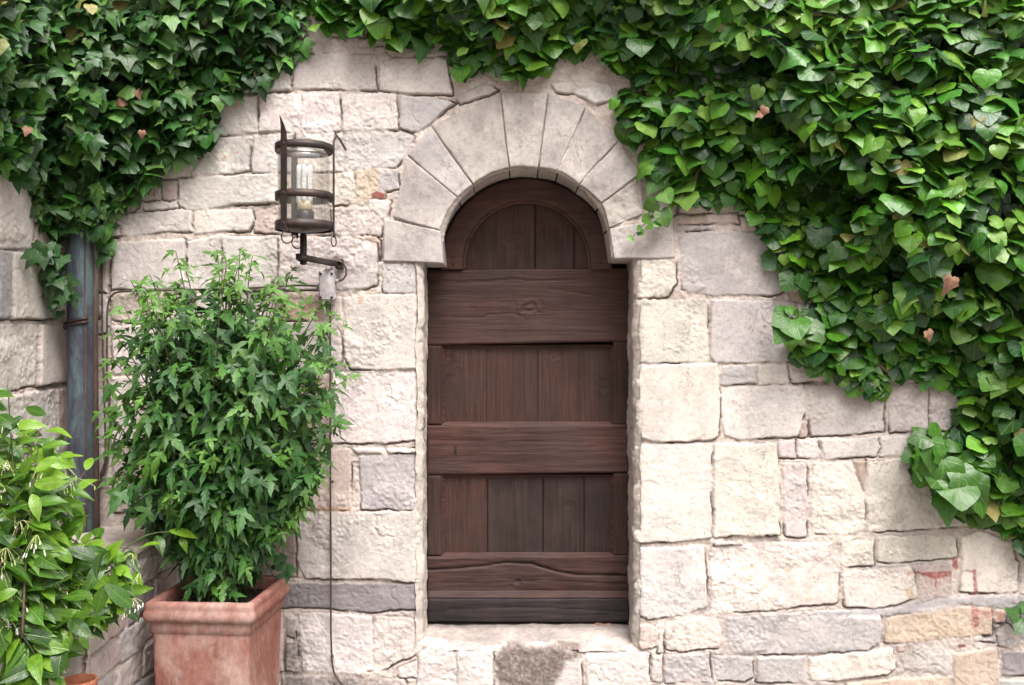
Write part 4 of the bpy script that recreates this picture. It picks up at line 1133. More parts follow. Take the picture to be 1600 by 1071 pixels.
def grow_ivy(kind, poly, holes, size_px, depth, root, seed, mat, tpls):
    r = np.random.default_rng(seed)
    leaf = size_px / PX
    d0, d1, reach = depth
    fol = MB(); stems = MB()
    def emit(px, py, y, n_, tip, sz, col, sd_):
        y = y + side_shift(px)
        pos = np.stack([wx(px, y), y, wz(py, y)], -1)
        pick = r.integers(0, len(tpls), len(px))
        for k, tp in enumerate(tpls):
            m = pick == k
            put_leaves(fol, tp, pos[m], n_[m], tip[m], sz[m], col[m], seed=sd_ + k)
    # deep leaves, close to the wall
    for layer, (frac, sp) in enumerate(((.10, .44), (.42, .80), (.66, 1.25))):
        X, Y, S = sample_poly(poly, size_px * sp, seed + layer, size_px * (.34 if layer < 2 else .42), .5, () if layer == 0 else holes)
        inb = (X < 1680) & (Y > -40)
        thin = inb | (r.uniform(0, 1, len(X)) < .35)
        X, Y, S = X[thin], Y[thin], S[thin]; n = len(X)
        D = hull_depth(X, Y, S, d0, d1, reach, seed + 50)
        y = -np.clip(D * frac + r.normal(0, .018, n), .015, None)
        nr = unit(np.stack([r.normal(0, .42, n), np.full(n, -1.0), .60 + r.normal(0, .38, n)], -1))
        tp = unit(np.stack([r.normal(0, .55, n), r.normal(-.1, .2, n), -1 + r.normal(0, .3, n)], -1))
        sz = leaf * r.uniform(.62, 1.1, n)
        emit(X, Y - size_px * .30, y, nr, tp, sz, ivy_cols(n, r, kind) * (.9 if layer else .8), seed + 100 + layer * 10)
    # shoots: rosettes of leaves at the surface
    X, Y, S = sample_poly(poly, size_px * 1.36, seed + 7, size_px * .30, .50, holes)
    keep = (X < 1700) & (Y > -60); X, Y, S = X[keep], Y[keep], S[keep]
    D = hull_depth(X, Y, S, d0, d1, reach, seed + 50)
    eps = 12.0
    gx = (hull_depth(X + eps, Y, S, d0, d1, reach, seed + 50) - hull_depth(X - eps, Y, S, d0, d1, reach, seed + 50)) / (2 * eps) * PX
    gy = (hull_depth(X, Y + eps, S, d0, d1, reach, seed + 50) - hull_depth(X, Y - eps, S, d0, d1, reach, seed + 50)) / (2 * eps) * PX
    lx, ly, lyy, ln, lt, ls, lc = [], [], [], [], [], [], []
    for i in range(len(X)):
        m = r.integers(5, 10); ph0 = r.uniform(0, 6.28)
        cshift = r.uniform(.85, 1.2); young = r.uniform() < .3
        axis = unit(np.array([-gx[i] * .6 + r.normal(0, .28), -1.0, gy[i] * .6 + .85 + r.normal(0, .2)]))
        for k in range(m):
            ph = ph0 + k * 2.4; rad = size_px * (.10 + .66 * math.sqrt((k + .3) / m))
            ox, oy = rad * math.cos(ph), rad * math.sin(ph) * .9 + size_px * .10
            qx, qy = X[i] + ox, Y[i] + oy
            ssd = poly_sd(np.array([qx]), np.array([qy]), poly)[0]
            if ssd < size_px * .10: continue
            out = np.array([math.cos(ph), 0, -math.sin(ph)])
            nn = unit(axis + out * (.15 + .45 * rad / size_px) + r.normal(0, .22, 3))
            tipd = unit(out * .75 + np.array([0, -.12, -.75]) + r.normal(0, .28, 3))
            y = -(D[i] + .035 - .075 * (rad / size_px) + r.normal(0, .014))
            lx.append(qx); ly.append(qy - size_px * .28); lyy.append(min(y, -.02)); ln.append(nn); lt.append(tipd)
            s = leaf * r.uniform(.62, 1.18) * (.62 if (k == 0 and young) else 1)
            ls.append(s)
            c = ivy_cols(1, r, kind)[0] * cshift
            if young and k < 2: c = np.array((.135, .26, .035)) if kind == 'R' else np.array((.10, .21, .045))
            u = r.uniform()
            if u < (.006 if kind == 'R' else .002): c = np.array((.34, .30, .09)) * r.uniform(.7, 1.0)
            elif u < .012: c = np.array((.20, .22, .06))
            lc.append(c)
    emit(np.array(lx), np.array(ly), np.array(lyy), np.array(ln), np.array(lt), np.array(ls), np.array(lc), seed + 200)
    fol.build('foliage', mat, root)
    # woody stems creeping behind the leaves
    for k in range(26 if kind == 'R' else 14):
        X, Y, S = sample_poly(poly, 120, seed + 300 + k, size_px * .8, .5)
        m = (X < 1650) & (Y > -30); X, Y = X[m], Y[m]
        if len(X) < 2: continue
        i = r.integers(len(X)); x0, y0 = X[i], Y[i]
        pts = []
        for t in np.linspace(0, 1, 14):
            qx = x0 + 150 * (t - .5) * (1 if k % 2 else -.5) + 18 * math.sin(t * 7 + k); qy = y0 - 120 * (t - .5) + 12 * math.sin(t * 11 + k * 2)
            if poly_sd(np.array([qx]), np.array([qy]), poly)[0] < size_px * .5: continue
            pts.append(P3(qx, qy, -.035 - .03 * math.sin(t * 5 + k) + float(side_shift(qx))))
        if len(pts) > 4: MB().add(*tube(pts, np.linspace(.008, .004, len(pts)), 6)).build('stem', M_BARK, root)

def sprig(root, pts, leaves, mat, tpls, seed, name='tendril', col=None, rad=.0028):
    """a shoot with its own leaves; pts and leaves in (px, py, y); leaf = (px,py,y,size_px,angle_deg)"""
    r = np.random.default_rng(seed); mb = MB()
    p = np.array([P3(*q) for q in pts])
    t = np.linspace(0, 1, 20); ti = np.linspace(0, 1, len(p))
    cv = np.stack([np.interp(t, ti, p[:, k]) for k in range(3)], -1)
    mb.add(*tube(cv, np.linspace(rad, rad * .6, 20), 6))
    st = mb.build(name, M_STEM, root)
    lm = MB()
    for i, (px, py, y, s, ang) in enumerate(leaves):
        a = R(ang); tip = np.array([[math.cos(a), r.normal(-.15, .1), math.sin(a)]])
        nr = np.array([[r.normal(0, .42), -1, .45 + r.normal(0, .4)]])
        c = (np.array((.040, .125, .012)) if col is None else np.array(col)) * r.uniform(.7, 1.35)
        put_leaves(lm, tpls[i % len(tpls)], P3(px, py, y)[None], nr, tip, s / PX, c[None], seed + i)
    lm.build('leaf', mat, st)
    return st

RT = [T_HEART, T_HEART2, T_HEART2, T_LOBED2, T_HEART]
LT_ = [T_LOBED, T_LOBED2, T_LOBED, T_HEART]
ivyR = thing('ivy', 'large glossy bright green ivy covering the right of the wall and arch top', 'ivy', (1.6, -.05, 1.9))
grow_ivy('R', RIVY, RHOLES, 31, (.05, .36, 260), ivyR, 1000, M_IVY_R, RT)
ivyL = thing('ivy', 'darker small leaved ivy hanging over the wall corner and drainpipe at the left', 'ivy', (-1.6, -.05, 2.4))
grow_ivy('L', LIVY, [(185, 110, 22, 18), (330, 150, 10, 10), (70, 190, 14, 12), (215, 330, 10, 8), (130, 130, 12, 10)], 25, (.04, .26, 170), ivyL, 2000, M_IVY_L, LT_)
# trailing shoots of the right-hand ivy
sprig(ivyR, [(1040, 283, -.09), (1030, 310, -.08), (1016, 340, -.07), (1000, 358, -.05), (985, 374, -.04)],
      [(1036, 300, -.09, 24, -60), (1024, 318, -.09, 26, -150), (1034, 330, -.08, 30, -70), (1014, 340, -.08, 15, -140), (1012, 352, -.07, 14, -40), (1002, 356, -.07, 13, -150), (1000, 362, -.06, 12, -60), (988, 372, -.05, 11, -160), (1024, 346, -.07, 14, -50)], M_IVY_R, [T_HEART2, T_HEART], 3001, col=(.085, .20, .028))
sprig(ivyR, [(1290, 520, -.12), (1262, 505, -.13), (1240, 498, -.14), (1232, 490, -.14)],
      [(1232, 494, -.14, 36, 205), (1236, 490, -.15, 20, 75), (1244, 494, -.15, 22, 20), (1240, 500, -.15, 40, 280), (1228, 512, -.13, 38, 235), (1250, 506, -.14, 30, 320), (1262, 508, -.14, 40, 300)], M_IVY_R, [T_HEART, T_HEART2], 3011)
sprig(ivyR, [(1500, 745, -.14), (1480, 715, -.16), (1458, 690, -.17), (1450, 680, -.17)],
      [(1452, 684, -.18, 36, 175), (1454, 690, -.19, 44, 265), (1458, 682, -.18, 34, 30), (1448, 700, -.16, 46, 235), (1468, 700, -.19, 40, 300), (1474, 720, -.19, 54, 262), (1440, 726, -.13, 34, 250), (1500, 736, -.2, 52, 290), (1492, 750, -.2, 56, 265), (1512, 752, -.19, 50, 310), (1478, 778, -.15, 42, 265), (1526, 770, -.17, 44, 285), (1470, 745, -.16, 44, 225)],
      M_IVY_R, [T_HEART, T_LOBED2, T_HEART2], 3021, rad=.004)
# straggling end of the left-hand ivy beside the pipe
rt = np.random.default_rng(77)
tl = []
for k in range(46):
    t = rt.uniform(); qx = np.interp(t, [0, .3, .6, 1], [66, 82, 86, 96]) + rt.normal(0, 14 if t < .3 or t > .7 else 5); qy = np.interp(t, [0, .3, .6, 1], [402, 408, 440, 482]) + rt.normal(0, 8)
    tl.append((qx, qy - 6, -(.07 + .05 * rt.uniform()) + float(side_shift(qx)), rt.uniform(16, 30), 270 + rt.normal(0, 50)))
sprig(ivyL, [(118, 360, -.10), (92, 385, -.16), (84, 415, -.19), (86, 445, -.19), (96, 480, -.15)], tl, M_IVY_L, [T_LOBED, T_LOBED2], 3031, col=(.042, .105, .034))
# dry leaves caught in the ivy
def dry(root, px, py, y, s, ang, seed):
    mb = MB(); a = R(ang)
    put_leaves(mb, T_LOBED2, P3(px, py, y)[None], np.array([[.3, -1, .2]]), np.array([[math.cos(a), -.3, math.sin(a)]]), s / PX, np.array([[.3, .16, .09]]), seed, bend=(-.7, .2))
    mb.build('dead_leaf', M_DEAD, root)
for i, (px, py, y, s, ang) in enumerate(((1488, 434, -.36, 24, 250), (1450, 518, -.30, 16, 300), (1196, 168, -.34, 14, 250), (1190, 178, -.34, 11, 200))): dry(ivyR, px, py, y, s, ang, 40 + i)
for i, (px, py, y, s, ang) in enumerate(((195, 158, -.22, 17, 200), (214, 142, -.22, 13, 300), (222, 205, -.22, 11, 270), (44, 200, -.7, 12, 260))): dry(ivyL, px, py, y, s, ang, 60 + i)

# ------------------------------------------------------------------ drainpipe
def build_pipe():
    xp, yp, rp = wx(127, -.08), -.09, .052
    root = thing('drainpipe', 'weathered blue grey copper drainpipe with narrow brown strip standing on the ledge', 'drainpipe', (xp, yp, LT))
    zs = np.r_[np.linspace(LT - .01, 2.6, 70)]
    prof = np.stack([np.full(70, rp) + .0012 * fbm2(zs * 9, zs * 0, 2, 5), zs], -1)
    MB().add(*lathe(prof, xp, yp, 40)).build('pipe', M_COPPER, root)
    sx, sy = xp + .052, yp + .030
    MB().add(*tube([(sx + .004 * math.sin(z * 3), sy, z) for z in np.linspace(LT, 2.6, 40)], .015, 12)).build('side_strip', M_COPPER_BROWN, root)  # narrow brown tube along the pipe's right side
    MB().add(*tube([(xp + .040 + .003 * math.sin(z * 2.2), yp - .036, z) for z in np.linspace(LT, 2.6, 40)], .004, 6)).build('solder_seam', M_COPPER_BROWN, root)
    zc = wz(508, -.14)
    band = MB()
    for dz in (0, .016):
        th = np.linspace(math.pi * 1.05, math.pi * 1.80, 22)
        band.add(*tube([(xp + .060 * math.cos(t), yp + .060 * math.sin(t), zc + dz - .012 + .026 * (t - math.pi * 1.05) / 2.4) for t in th], .0075, 8))
    band.build('clamp', M_IRON, root)
    bl = MB(); bl.add(*tube([P3(140, 497, -.02), P3(147, 497, -.03), P3(150, 497, -.035)], .008, 8)); bl.add(*tube([P3(149, 496, -.045), P3(156, 496, -.045)], .014, 10)); bl.build('bolt', M_IRON, root)
build_pipe()

# ------------------------------------------------------------------ lantern, junction box, cables
LY = -.36
def build_lantern():
    cx = wx(475, LY); s = (4 + LY) / F; rr = 43 * s
    zt, zm, zb = wz(233, LY), wz(308, LY), wz(354, LY)
    root = thing('wall_lantern', 'rusty iron cage lantern with glass cylinder on a wall bracket', 'lantern', (cx, LY, zb))
    def band(z, h, r, name):
        v, f = lathe([(r, z - h / 2), (r + .0035, z - h / 2), (r + .0035, z + h / 2), (r, z + h / 2), (r, z - h / 2)], cx, LY, 48)
        v = v + .0012 * fbm3(v * 40, 2, 7)[:, None]
        return MB().add(v, f).build(name, M_IRON, root)
    band(zt, .030, rr, 'ring'); band(zm, .030, rr, 'ring'); band(zb, .034, rr, 'ring')
    # dished base plate
    MB().add(*lathe([(0.001, zb - .020), (rr * .6, zb - .018), (rr + .001, zb - .008), (rr + .001, zb - .004), (rr * .6, zb - .010), (.001, zb - .012)], cx, LY, 40)).build('base_plate', M_IRON, root)
    # glass cylinder with rounded shoulder
    gr = rr * .93; zg0 = zb - .004; zg1 = zt + .004
    prof = [(gr, zg0), (gr, zg1 - .055)] + [(gr - .045 * (1 - math.cos(t)), zg1 - .055 + .05 * math.sin(t)) for t in np.linspace(.1, math.pi / 2, 8)] + [(gr * .3, zg1 - .002), (.002, zg1)]
    MB().add(*lathe(prof, cx, LY, 48)).build('glass_cylinder', M_GLASS, root)
    # three uprights
    def strap(ang, ztop, w, curl, name='upright'):
        a = R(ang); ux, uy = math.sin(a), -math.cos(a)      # outward
        tx, ty = math.cos(a), math.sin(a)
        zz = np.r_[np.linspace(zb - .024, zt + .02, 12), np.linspace(zt + .03, ztop, 14)]
        pts = []
        for z in zz:
            k = max(0, (z - zt - .02) / (ztop - zt - .02))
            hw = w / 2 * (1 - k ** 1.5) + .001
            o = rr + .0055 + curl * k * k
            bx = cx + ux * o + tx * (-.010 * k * k); by = LY + uy * o + ty * (-.010 * k * k)
            th = .0035 * (1 - .5 * k)
            pts.append([(bx + tx * hw - ux * 0, by + ty * hw, z), (bx - tx * hw, by - ty * hw, z), (bx - tx * hw + ux * th, by - ty * hw + uy * th, z), (bx + tx * hw + ux * th, by + ty * hw + uy * th, z)])
        v = np.array(pts).reshape(-1, 3); n = len(zz); q = []
        for i in range(n - 1):
            for k in range(4): q.append((i * 4 + k, i * 4 + (k + 1) % 4, (i + 1) * 4 + (k + 1) % 4, (i + 1) * 4 + k))
        MB().add(v, [np.array(q), np.array([[0, 1, 2, 3]])]).build(name, M_IRON, root, smooth=False)
        for z in (zt, zm, zb):
            lv, lf = lathe([(0, .004), (.004, .003), (.0055, 0)], 0, 0, 8)
            p = np.array([cx + ux * (rr + .009), LY + uy * (rr + .009), z])
            vv = np.outer(lv[:, 0], (tx, ty, 0)) + np.outer(lv[:, 1], (0, 0, 1)) + np.outer(lv[:, 2], (ux, uy, 0)) + p
            MB().add(vv, lf).build('rivet', M_IRON, root)
        return np.array([cx + ux * (rr + .006), LY + uy * (rr + .006), zb - .024])
    e1 = strap(-28, wz(182, LY - .1), .028, .012)
    e3 = strap(-148, wz(204, LY + .1), .024, .02)
    # thin third upright at the right, hooked back at its top
    a = R(92); ux, uy = math.sin(a), -math.cos(a)
    px0 = np.array([cx + ux * (rr + .008), LY + uy * (rr + .008), 0])
    pts = [px0 + (0, 0, z) for z in np.linspace(zb - .03, zt + .02, 14)] + [px0 + (.000, .01, zt + .04), px0 + (.001, .05, zt + .062), px0 + (.002, .12, zt + .068), px0 + (.002, .25, zt + .050), np.array([wx(524, 0), -.005, wz(208, 0)])]
    MB().add(*tube(pts, .0042, 8)).build('rod', M_IRON, root)
    e2 = px0 + (0, 0, zb - .03)
    # three loose pull rings
    for e, rad, tilt in ((e1 + (.012, 0, 0), .022, .5), (e3 + (0.012, 0, 0), .022, .2), (e2, .020, 1.25)):
        th = np.linspace(0, 2 * math.pi, 26)
        c = e + (0, 0, -rad - .008)
        p = np.stack([c[0] + rad * np.cos(th) * math.cos(tilt), c[1] + rad * np.cos(th) * math.sin(tilt), c[2] + rad * 1.1 * np.sin(th)], -1)
        mb = MB(); mb.add(*tube(p, .0026, 6, False)); mb.add(*tube([e + (0, 0, .006), e + (0, -.004, -.006), e + (0, 0, -.012)], .0045, 6)); mb.build('pull_ring', M_IRON, root)
    # bulb
    bx, bz = cx + .004, wz(335, LY)
    MB().add(*lathe([(.001, bz - .05), (.034, bz - .05), (.036, bz - .03), (.036, bz + .01), (.030, bz + .014), (.001, bz + .014)], bx, LY, 24)).build('socket', M_SOCKET, root)
    bulb = MB().add(*lathe([(.001, bz + .012), (.026, bz + .012), (.030, bz + .020), (.030, bz + .046), (.024, bz + .052), (.001, bz + .053)], bx, LY, 24)).build('bulb_base', M_CREAM, root)
    for (dx, dy) in ((-.022, -.008), (.022, -.008), (0, -.022), (0, .016)):
        pr = [(.001, bz + .04)] + [(.0102, z) for z in np.linspace(bz + .045, bz + .185, 8)] + [(.008, bz + .192), (.001, bz + .196)]
        MB().add(*lathe(pr, bx + dx, LY + dy, 14)).build('lamp_tube', M_BULB, bulb)
    # stem and bracket arm
    sx = wx(474, LY)
    MB().add(*rbox((sx, LY, wz(390, LY)), (.024, .024, 48 * s), .003)).build('stem', M_IRON, root)
    zA = wz(404, LY)
    MB().add(*lathe([(.001, zA - .012), (.022, zA - .012), (.024, zA), (.022, zA + .012), (.001, zA + .012)], sx, LY, 20)).build('collar', M_IRON, root)
    A = np.array([sx - .022, LY - .012, zA + .006]); B = np.array([wx(532, -.0), -.005, wz(414, -.0)])
    d = B - A; L = np.linalg.norm(d); d /= L; side = unit(np.cross(d, (0, 0, 1))); up = np.cross(side, d)
    v, f = rbox((L / 2, 0, 0), (L, .016, .025), .003)
    MB().add(A + np.outer(v[:, 0], d) + np.outer(v[:, 1], side) + np.outer(v[:, 2], up), f).build('bracket_arm', M_IRON, root)
    sp = MB(); sp.add(*rbox(P3(531, 413, -.02), (.034, .05, .045), .006)); sp.build('wall_socket', M_IRON, root)
build_lantern()

def tube_px(pts, rad, n=60, sides=8):
    p = np.array([P3(*q) for q in pts]); t = np.linspace(0, 1, n)
    L = np.r_[0, np.cumsum(np.linalg.norm(np.diff(p, axis=0), axis=1))]; L /= L[-1]
    c = np.stack([np.interp(t, L, p[:, k]) for k in range(3)], -1)
    for _ in range(3): c[1:-1] = (c[:-2] + 2 * c[1:-1] + c[2:]) / 4
    return tube(c, rad, sides)

def build_electrics():
    c = P3(513, 447, -.045)
    root = thing('junction_box', 'small grey metal junction box with four screws below the lantern bracket', 'junction box', tuple(c))
    MB().add(*rbox(c, (.060, .07, .122), .007)).build('box_body', M_GREYBOX, root)
    MB().add(*rbox(c + (0, -.038, 0), (.066, .012, .128), .004)).build('cover', M_GREYBOX, root)
    for dx in (-.024, .024):
        for dz in (-.052, .050):
            v, f = lathe([(.001, -.004), (.004, -.003), (.0055, 0)], 0, 0, 10)
            MB().add(np.c_[v[:, 0], v[:, 2], v[:, 1]] + c + (dx, -.045, dz), f).build('screw', M_IRON, root)
    g = MB(); g.add(*tube([c + (-.028, 0, -.004), c + (-.048, 0, -.004)], .014, 12)); g.build('cable_gland', M_GREYBOX, root)
    g = MB(); g.add(*tube([c + (0, 0, -.058), c + (0, 0, -.076)], .019, 12)); g.build('cable_gland', M_GREYBOX, root)
    g = MB(); g.add(*tube([c + (0, 0, .058), c + (.004, 0.01, .085)], [.021, .012], 12)); g.build('cable_gland', M_GREYBOX, root)
    g = MB(); g.add(*tube([c + (.030, 0, .020), c + (.044, 0, .022)], .009, 10)); g.build('cable_gland', M_GREYBOX, root)
    def cable(pts, rad, label, clips=()):
        o = MB().add(*tube_px(pts, rad, 120)).build('cable', M_CABLE, None, origin=P3(*pts[0]))
        tag(o, label, 'cable', 'cables fixed to the stone wall')
        for (px, py) in clips:
            MB().add(*rbox(P3(px + 3, py, -.012), (.012, .014, .010), .002)).build('clip', M_IRON, o)
    cable([(528, 408, -.05), (536, 411, -.05), (541, 420, -.05), (541, 430, -.05), (536, 437, -.05), (528, 440, -.045)], .0042, 'short curved cable looping from lantern bracket into the junction box')
    cable([(496, 447, -.045), (470, 446, -.03), (400, 450, -.022), (300, 453, -.022), (200, 455, -.022), (184, 456, -.022), (174, 460, -.022), (169, 470, -.022), (167, 500, -.022), (167, 580, -.022), (172, 660, -.022), (168, 720, -.022), (160, 745, -.022)], .0045,
          'thin brown cable running left from the junction box and bending down behind the potted shrub', ((300, 453), (166, 510)))
    cable([(516, 470, -.03), (516, 520, -.026), (516, 700, -.026), (517, 900, -.026), (517, 990, -.026), (519, 1040, -.024), (524, 1058, -.024), (540, 1076, -.024), (580, 1092, -.03)], .0042,
          'long dark cable running straight down the wall below the junction box', ((516, 753), (516, 1026), (516, 560)))
    cable([(159, 380, -.02), (159, 430, -.022), (160, 520, -.022), (162, 600, -.022), (164, 660, -.022), (165, 720, -.022), (157, 742, -.022), (158, 754, -.022), (168, 758, -.022), (180, 757, -.022)], .0040,
          'thin brown cable hanging straight down beside the drainpipe')
build_electrics()

# ------------------------------------------------------------------ terracotta planter
PC = np.array([-1.145, -.415]); PROT = R(-4.5)
def rot_xy(v, ang=PROT, c=PC):
    x, y = v[:, 0], v[:, 1]
    return np.c_[c[0] + x * math.cos(ang) - y * math.sin(ang), c[1] + x * math.sin(ang) + y * math.cos(ang), v[:, 2]]
PTOP = .655
def build_planter():
    root = thing('planter', 'tall square terracotta planter with thick rim and pale lime blotches', 'planter', (PC[0], PC[1], 0))
    def square_loft(prof, sub=24, rc=.016, name='x', mat=M_TERRA):
        rings = []
        per = None
        for (hw, z) in prof:
            pts = []
            rcc = min(rc, hw * .5)
            for k in range(4):
                a0 = k * math.pi / 2
                dirx = np.array([math.cos(a0), math.sin(a0)]); diry = np.array([-math.sin(a0), math.cos(a0)])
                for t in np.linspace(-1, 1, sub, endpoint=False):
                    pts.append(dirx * hw + diry * t * (hw - rcc))
                for t in np.linspace(0, math.pi / 2, 6, endpoint=False):
                    c = (dirx + diry) * (hw - rcc)
                    pts.append(c + rcc * (dirx * math.cos(t) + diry * math.sin(t)))
            rings.append(np.c_[np.array(pts), np.full(len(pts), z)])
        m = len(rings[0]); v = np.concatenate(rings); q = []
        for i in range(len(rings) - 1):
            for k in range(m): q.append((i * m + k, i * m + (k + 1) % m, (i + 1) * m + (k + 1) % m, (i + 1) * m + k))
        v = v + (fbm3(v * 9, 3, 81)[:, None] * .004 + fbm3(v * 45, 2, 83)[:, None] * .0012) * np.array([1, 1, .6])
        MB().add(rot_xy(v), [np.array(q)]).build(name, mat, root)
    body = [(.172, .004)] + [(.174 + .013 * t, .01 + .52 * t) for t in np.linspace(0, 1, 60)] + [(.188, .535), (.194, .541), (.195, .560), (.196, .578)]
    square_loft(body, name='body')
    rim = [(.193, .574), (.203, .580), (.211, .588), (.214, .600), (.213, .614), (.209, .622), (.208, .630), (.209, .640), (.206, .650), (.198, .655), (.186, .655), (.178, .652), (.174, .640), (.172, .600), (.170, .520)]
    square_loft(rim, name='rim')
    xs = np.linspace(-.171, .171, 60); X, Y = np.meshgrid(xs, xs, indexing='ij')
    z = .606 + .010 * fbm2(X * 14, Y * 14, 3, 5) + .012 * fbm2(X * 60, Y * 60, 2, 6)
    MB().add(rot_xy(np.stack([X, Y, z], -1).reshape(-1, 3)), [grid_faces(60, 60)]).build('soil', M_SOIL, root)
build_planter()

# second terracotta pot, almost wholly below the frame
def build_small_pot():
    c = P3(124, 1062, -1.05)
    root = thing('flower_pot', 'small orange terracotta pot peeping out under the jasmine at the bottom edge', 'pot', (c[0], c[1], 0))
    cx, cy = c[0], c[1]; zt = c[2]
    MB().add(*lathe([(.001, .002), (.034, .002), (.036, .006), (.046, zt - .03), (.048, zt - .028)], cx, cy, 40)).build('body', M_TERRA2, root)
    MB().add(*lathe([(.046, zt - .03), (.053, zt - .03), (.055, zt), (.050, zt + .002), (.046, zt - .002), (.044, zt - .03)], cx, cy, 40)).build('rim', M_TERRA2, root)
build_small_pot()

# ------------------------------------------------------------------ potted shrub
def bez(p0, p1, p2, n):
    t = np.linspace(0, 1, n)[:, None]
    return (1 - t) ** 2 * p0 + 2 * t * (1 - t) * p1 + t * t * p2

def build_shrub():
    r = np.random.default_rng(33)
    base = np.array([PC[0] - .005, PC[1], .605])
    root = thing('shrub', 'bushy dark green lobed leaf shrub growing from the terracotta planter', 'shrub', tuple(base))
    sil_y = [385, 410, 430, 480, 560, 650, 720, 760, 800, 850, 900, 935]
    sil_l = [250, 225, 212, 196, 178, 162, 165, 178, 200, 245, 280, 308]
    sil_r = [400, 455, 480, 505, 530, 525, 500, 480, 456, 432, 405, 388]
    def inside(px, py, m=0):
        return (py > 384) & (py < 938) & (px > np.interp(py, sil_y, sil_l) + m) & (px < np.interp(py, sil_y, sil_r) - m)
    fol = MB()
    P, Nn, T, S, C = [], [], [], [], []
    def leaf(p, out, tipf, s, c):
        # drop leaves that leave the crown's outline
        d = 4 + p[1]; px = 800 + p[0] * F / d; py = 535.5 - (p[2] - CZ) * F / d
        if p[1] > -.035: return
        P.append(p); nn = unit(np.array([0, 0, .75]) + out * .55 + np.array([0, -.45, 0]) + r.normal(0, .30, 3)); Nn.append(nn); T.append(unit(out * (1 - tipf) + np.array([0, -.15, -tipf]) + r.normal(0, .28, 3))); S.append(s); C.append(c)
    green = np.array([(.022, .080, .015), (.034, .112, .017), (.054, .155, .020), (.082, .205, .024)])
    # leading shoots that make the ragged top and sides: (tip px, py, y)
    tips = [(205, 438, -.38), (238, 430, -.30), (275, 392, -.40), (288, 408, -.34), (340, 390, -.42), (352, 410, -.38), (378, 388, -.36), (396, 400, -.45), (372, 420, -.5), (430, 432, -.42), (455, 425, -.34), (508, 470, -.40), (525, 490, -.36), (542, 590, -.40), (528, 560, -.5),
            (535, 660, -.42), (512, 720, -.44), (495, 745, -.5), (168, 600, -.36), (165, 680, -.40), (180, 520, -.36), (172, 560, -.44), (190, 480, -.42), (160, 640, -.5), (178, 745, -.42), (470, 790, -.48), (440, 830, -.52)]
    for k in range(22):
        px = r.uniform(200, 500); tips.append((px, 420 + 60 * abs((px - 340) / 150) + r.uniform(-22, 40), -.42 + r.uniform(-.28, .25)))
    for k in range(60):
        while True:
            py = r.uniform(470, 840); px = r.uniform(165, 530)
            if inside(px, py, r.uniform(4, 60)) and py > 470 + 50 * abs((px - 340) / 150): break
        tips.append((px, py, -.42 + r.uniform(-.30, .27)))
    for k, (px, py, y) in enumerate(tips):
        tip = P3(px, py, y)
        b = base + np.array([r.uniform(-.07, .07), r.uniform(-.08, .08), 0])
        mid = b * .45 + tip * .55 + np.array([(b[0] - tip[0]) * .12, 0, .12 + .1 * r.uniform()])
        if py > 640: mid = b * .5 + tip * .5 + np.array([(tip[0] - b[0]) * .1, 0, .28])
        n = 34; cv = bez(b, mid, tip, n)
        cv = cv + np.stack([fbm2(np.arange(n) / 7.0 + k * 9, np.zeros(n) + j, 2, 900 + j) for j in range(3)], -1) * .012
        st = MB(); st.add(*tube(cv, np.linspace(.0055, .0016, n), 6)); st.build('stem', M_BARK if k % 3 == 0 else M_STEM, root)
        lead = k < 49
        m = 34 if lead else 36
        for q in range(m):
            f = .22 + .78 * (q + r.uniform(0, .8)) / m if q < 28 else r.uniform(.84, 1.0)
            i = min(int(f * (n - 1)), n - 1); p0 = cv[i]; d = unit(cv[min(i + 1, n - 1)] - cv[max(i - 1, 0)])
            ph = q * 2.4 + k; a = unit(np.cross(d, np.array([.3, 1, .2]))); bb = np.cross(d, a)
            out = a * math.cos(ph) + bb * math.sin(ph)
            s = (.108 - .055 * max(0, (f - .72) / .28)) * r.uniform(.65, 1.15)
            if lead and f < .45 and r.uniform() < .5: continue
            pet = out * (.02 + .03 * r.uniform())
            young = f > .88
            c = green[r.choice(4, p=[.30, .36, .24, .10])] * r.uniform(.8, 1.2)
            if young: c = np.array((.090, .210, .026)) * r.uniform(.75, 1.15)
            leaf(p0 + pet, unit(out + d * (.8 if young else .25)), .1 if young else r.uniform(.35, .85), s, c)
        if lead:
            for q in range(5):
                ph = q * 2.4 + k; out = unit(np.array([math.cos(ph), math.sin(ph) - .3, .5]))
                leaf(cv[n - 1 - q // 2] + out * .004, out, .05, r.uniform(.038, .068), np.array((.085, .200, .026)) * r.uniform(.75, 1.15))
    # body of the crown
    for k in range(860):
        while True:
            py = 445 + 485 * r.beta(1.4, 1.15); px = r.uniform(165, 530)
            e = abs(px - (np.interp(py, sil_y, sil_l) + np.interp(py, sil_y, sil_r)) / 2) / ((np.interp(py, sil_y, sil_r) - np.interp(py, sil_y, sil_l)) / 2)
            if inside(px, py, 8) and py > 450 + 45 * abs((px - 340) / 150) and r.uniform() > e ** 2.2 * .95 and fbm2(px / 45, py / 45, 2, 77) > -.30: break
        y = -.42 + r.uniform(-.26, .24) * (1 if py < 800 else .5)
        p = P3(px, py, y)
        out = unit(np.array([p[0] - base[0], (p[1] - base[1]) * 1.3, .1]) + r.normal(0, .3, 3))
        leaf(p, out, r.uniform(.5, .95) if py > 620 else r.uniform(.25, .8), r.uniform(.06, .112), green[r.choice(4, p=[.32, .36, .24, .08])] * r.uniform(.75, 1.2))
    P, Nn, T, S, C = map(np.array, (P, Nn, T, S, C))
    pick = r.uniform(0, 1, len(P)) < .68
    put_leaves(fol, T_HIB, P[pick], Nn[pick], T[pick], S[pick], C[pick], 5, bend=(-.35, .25), width=.82)
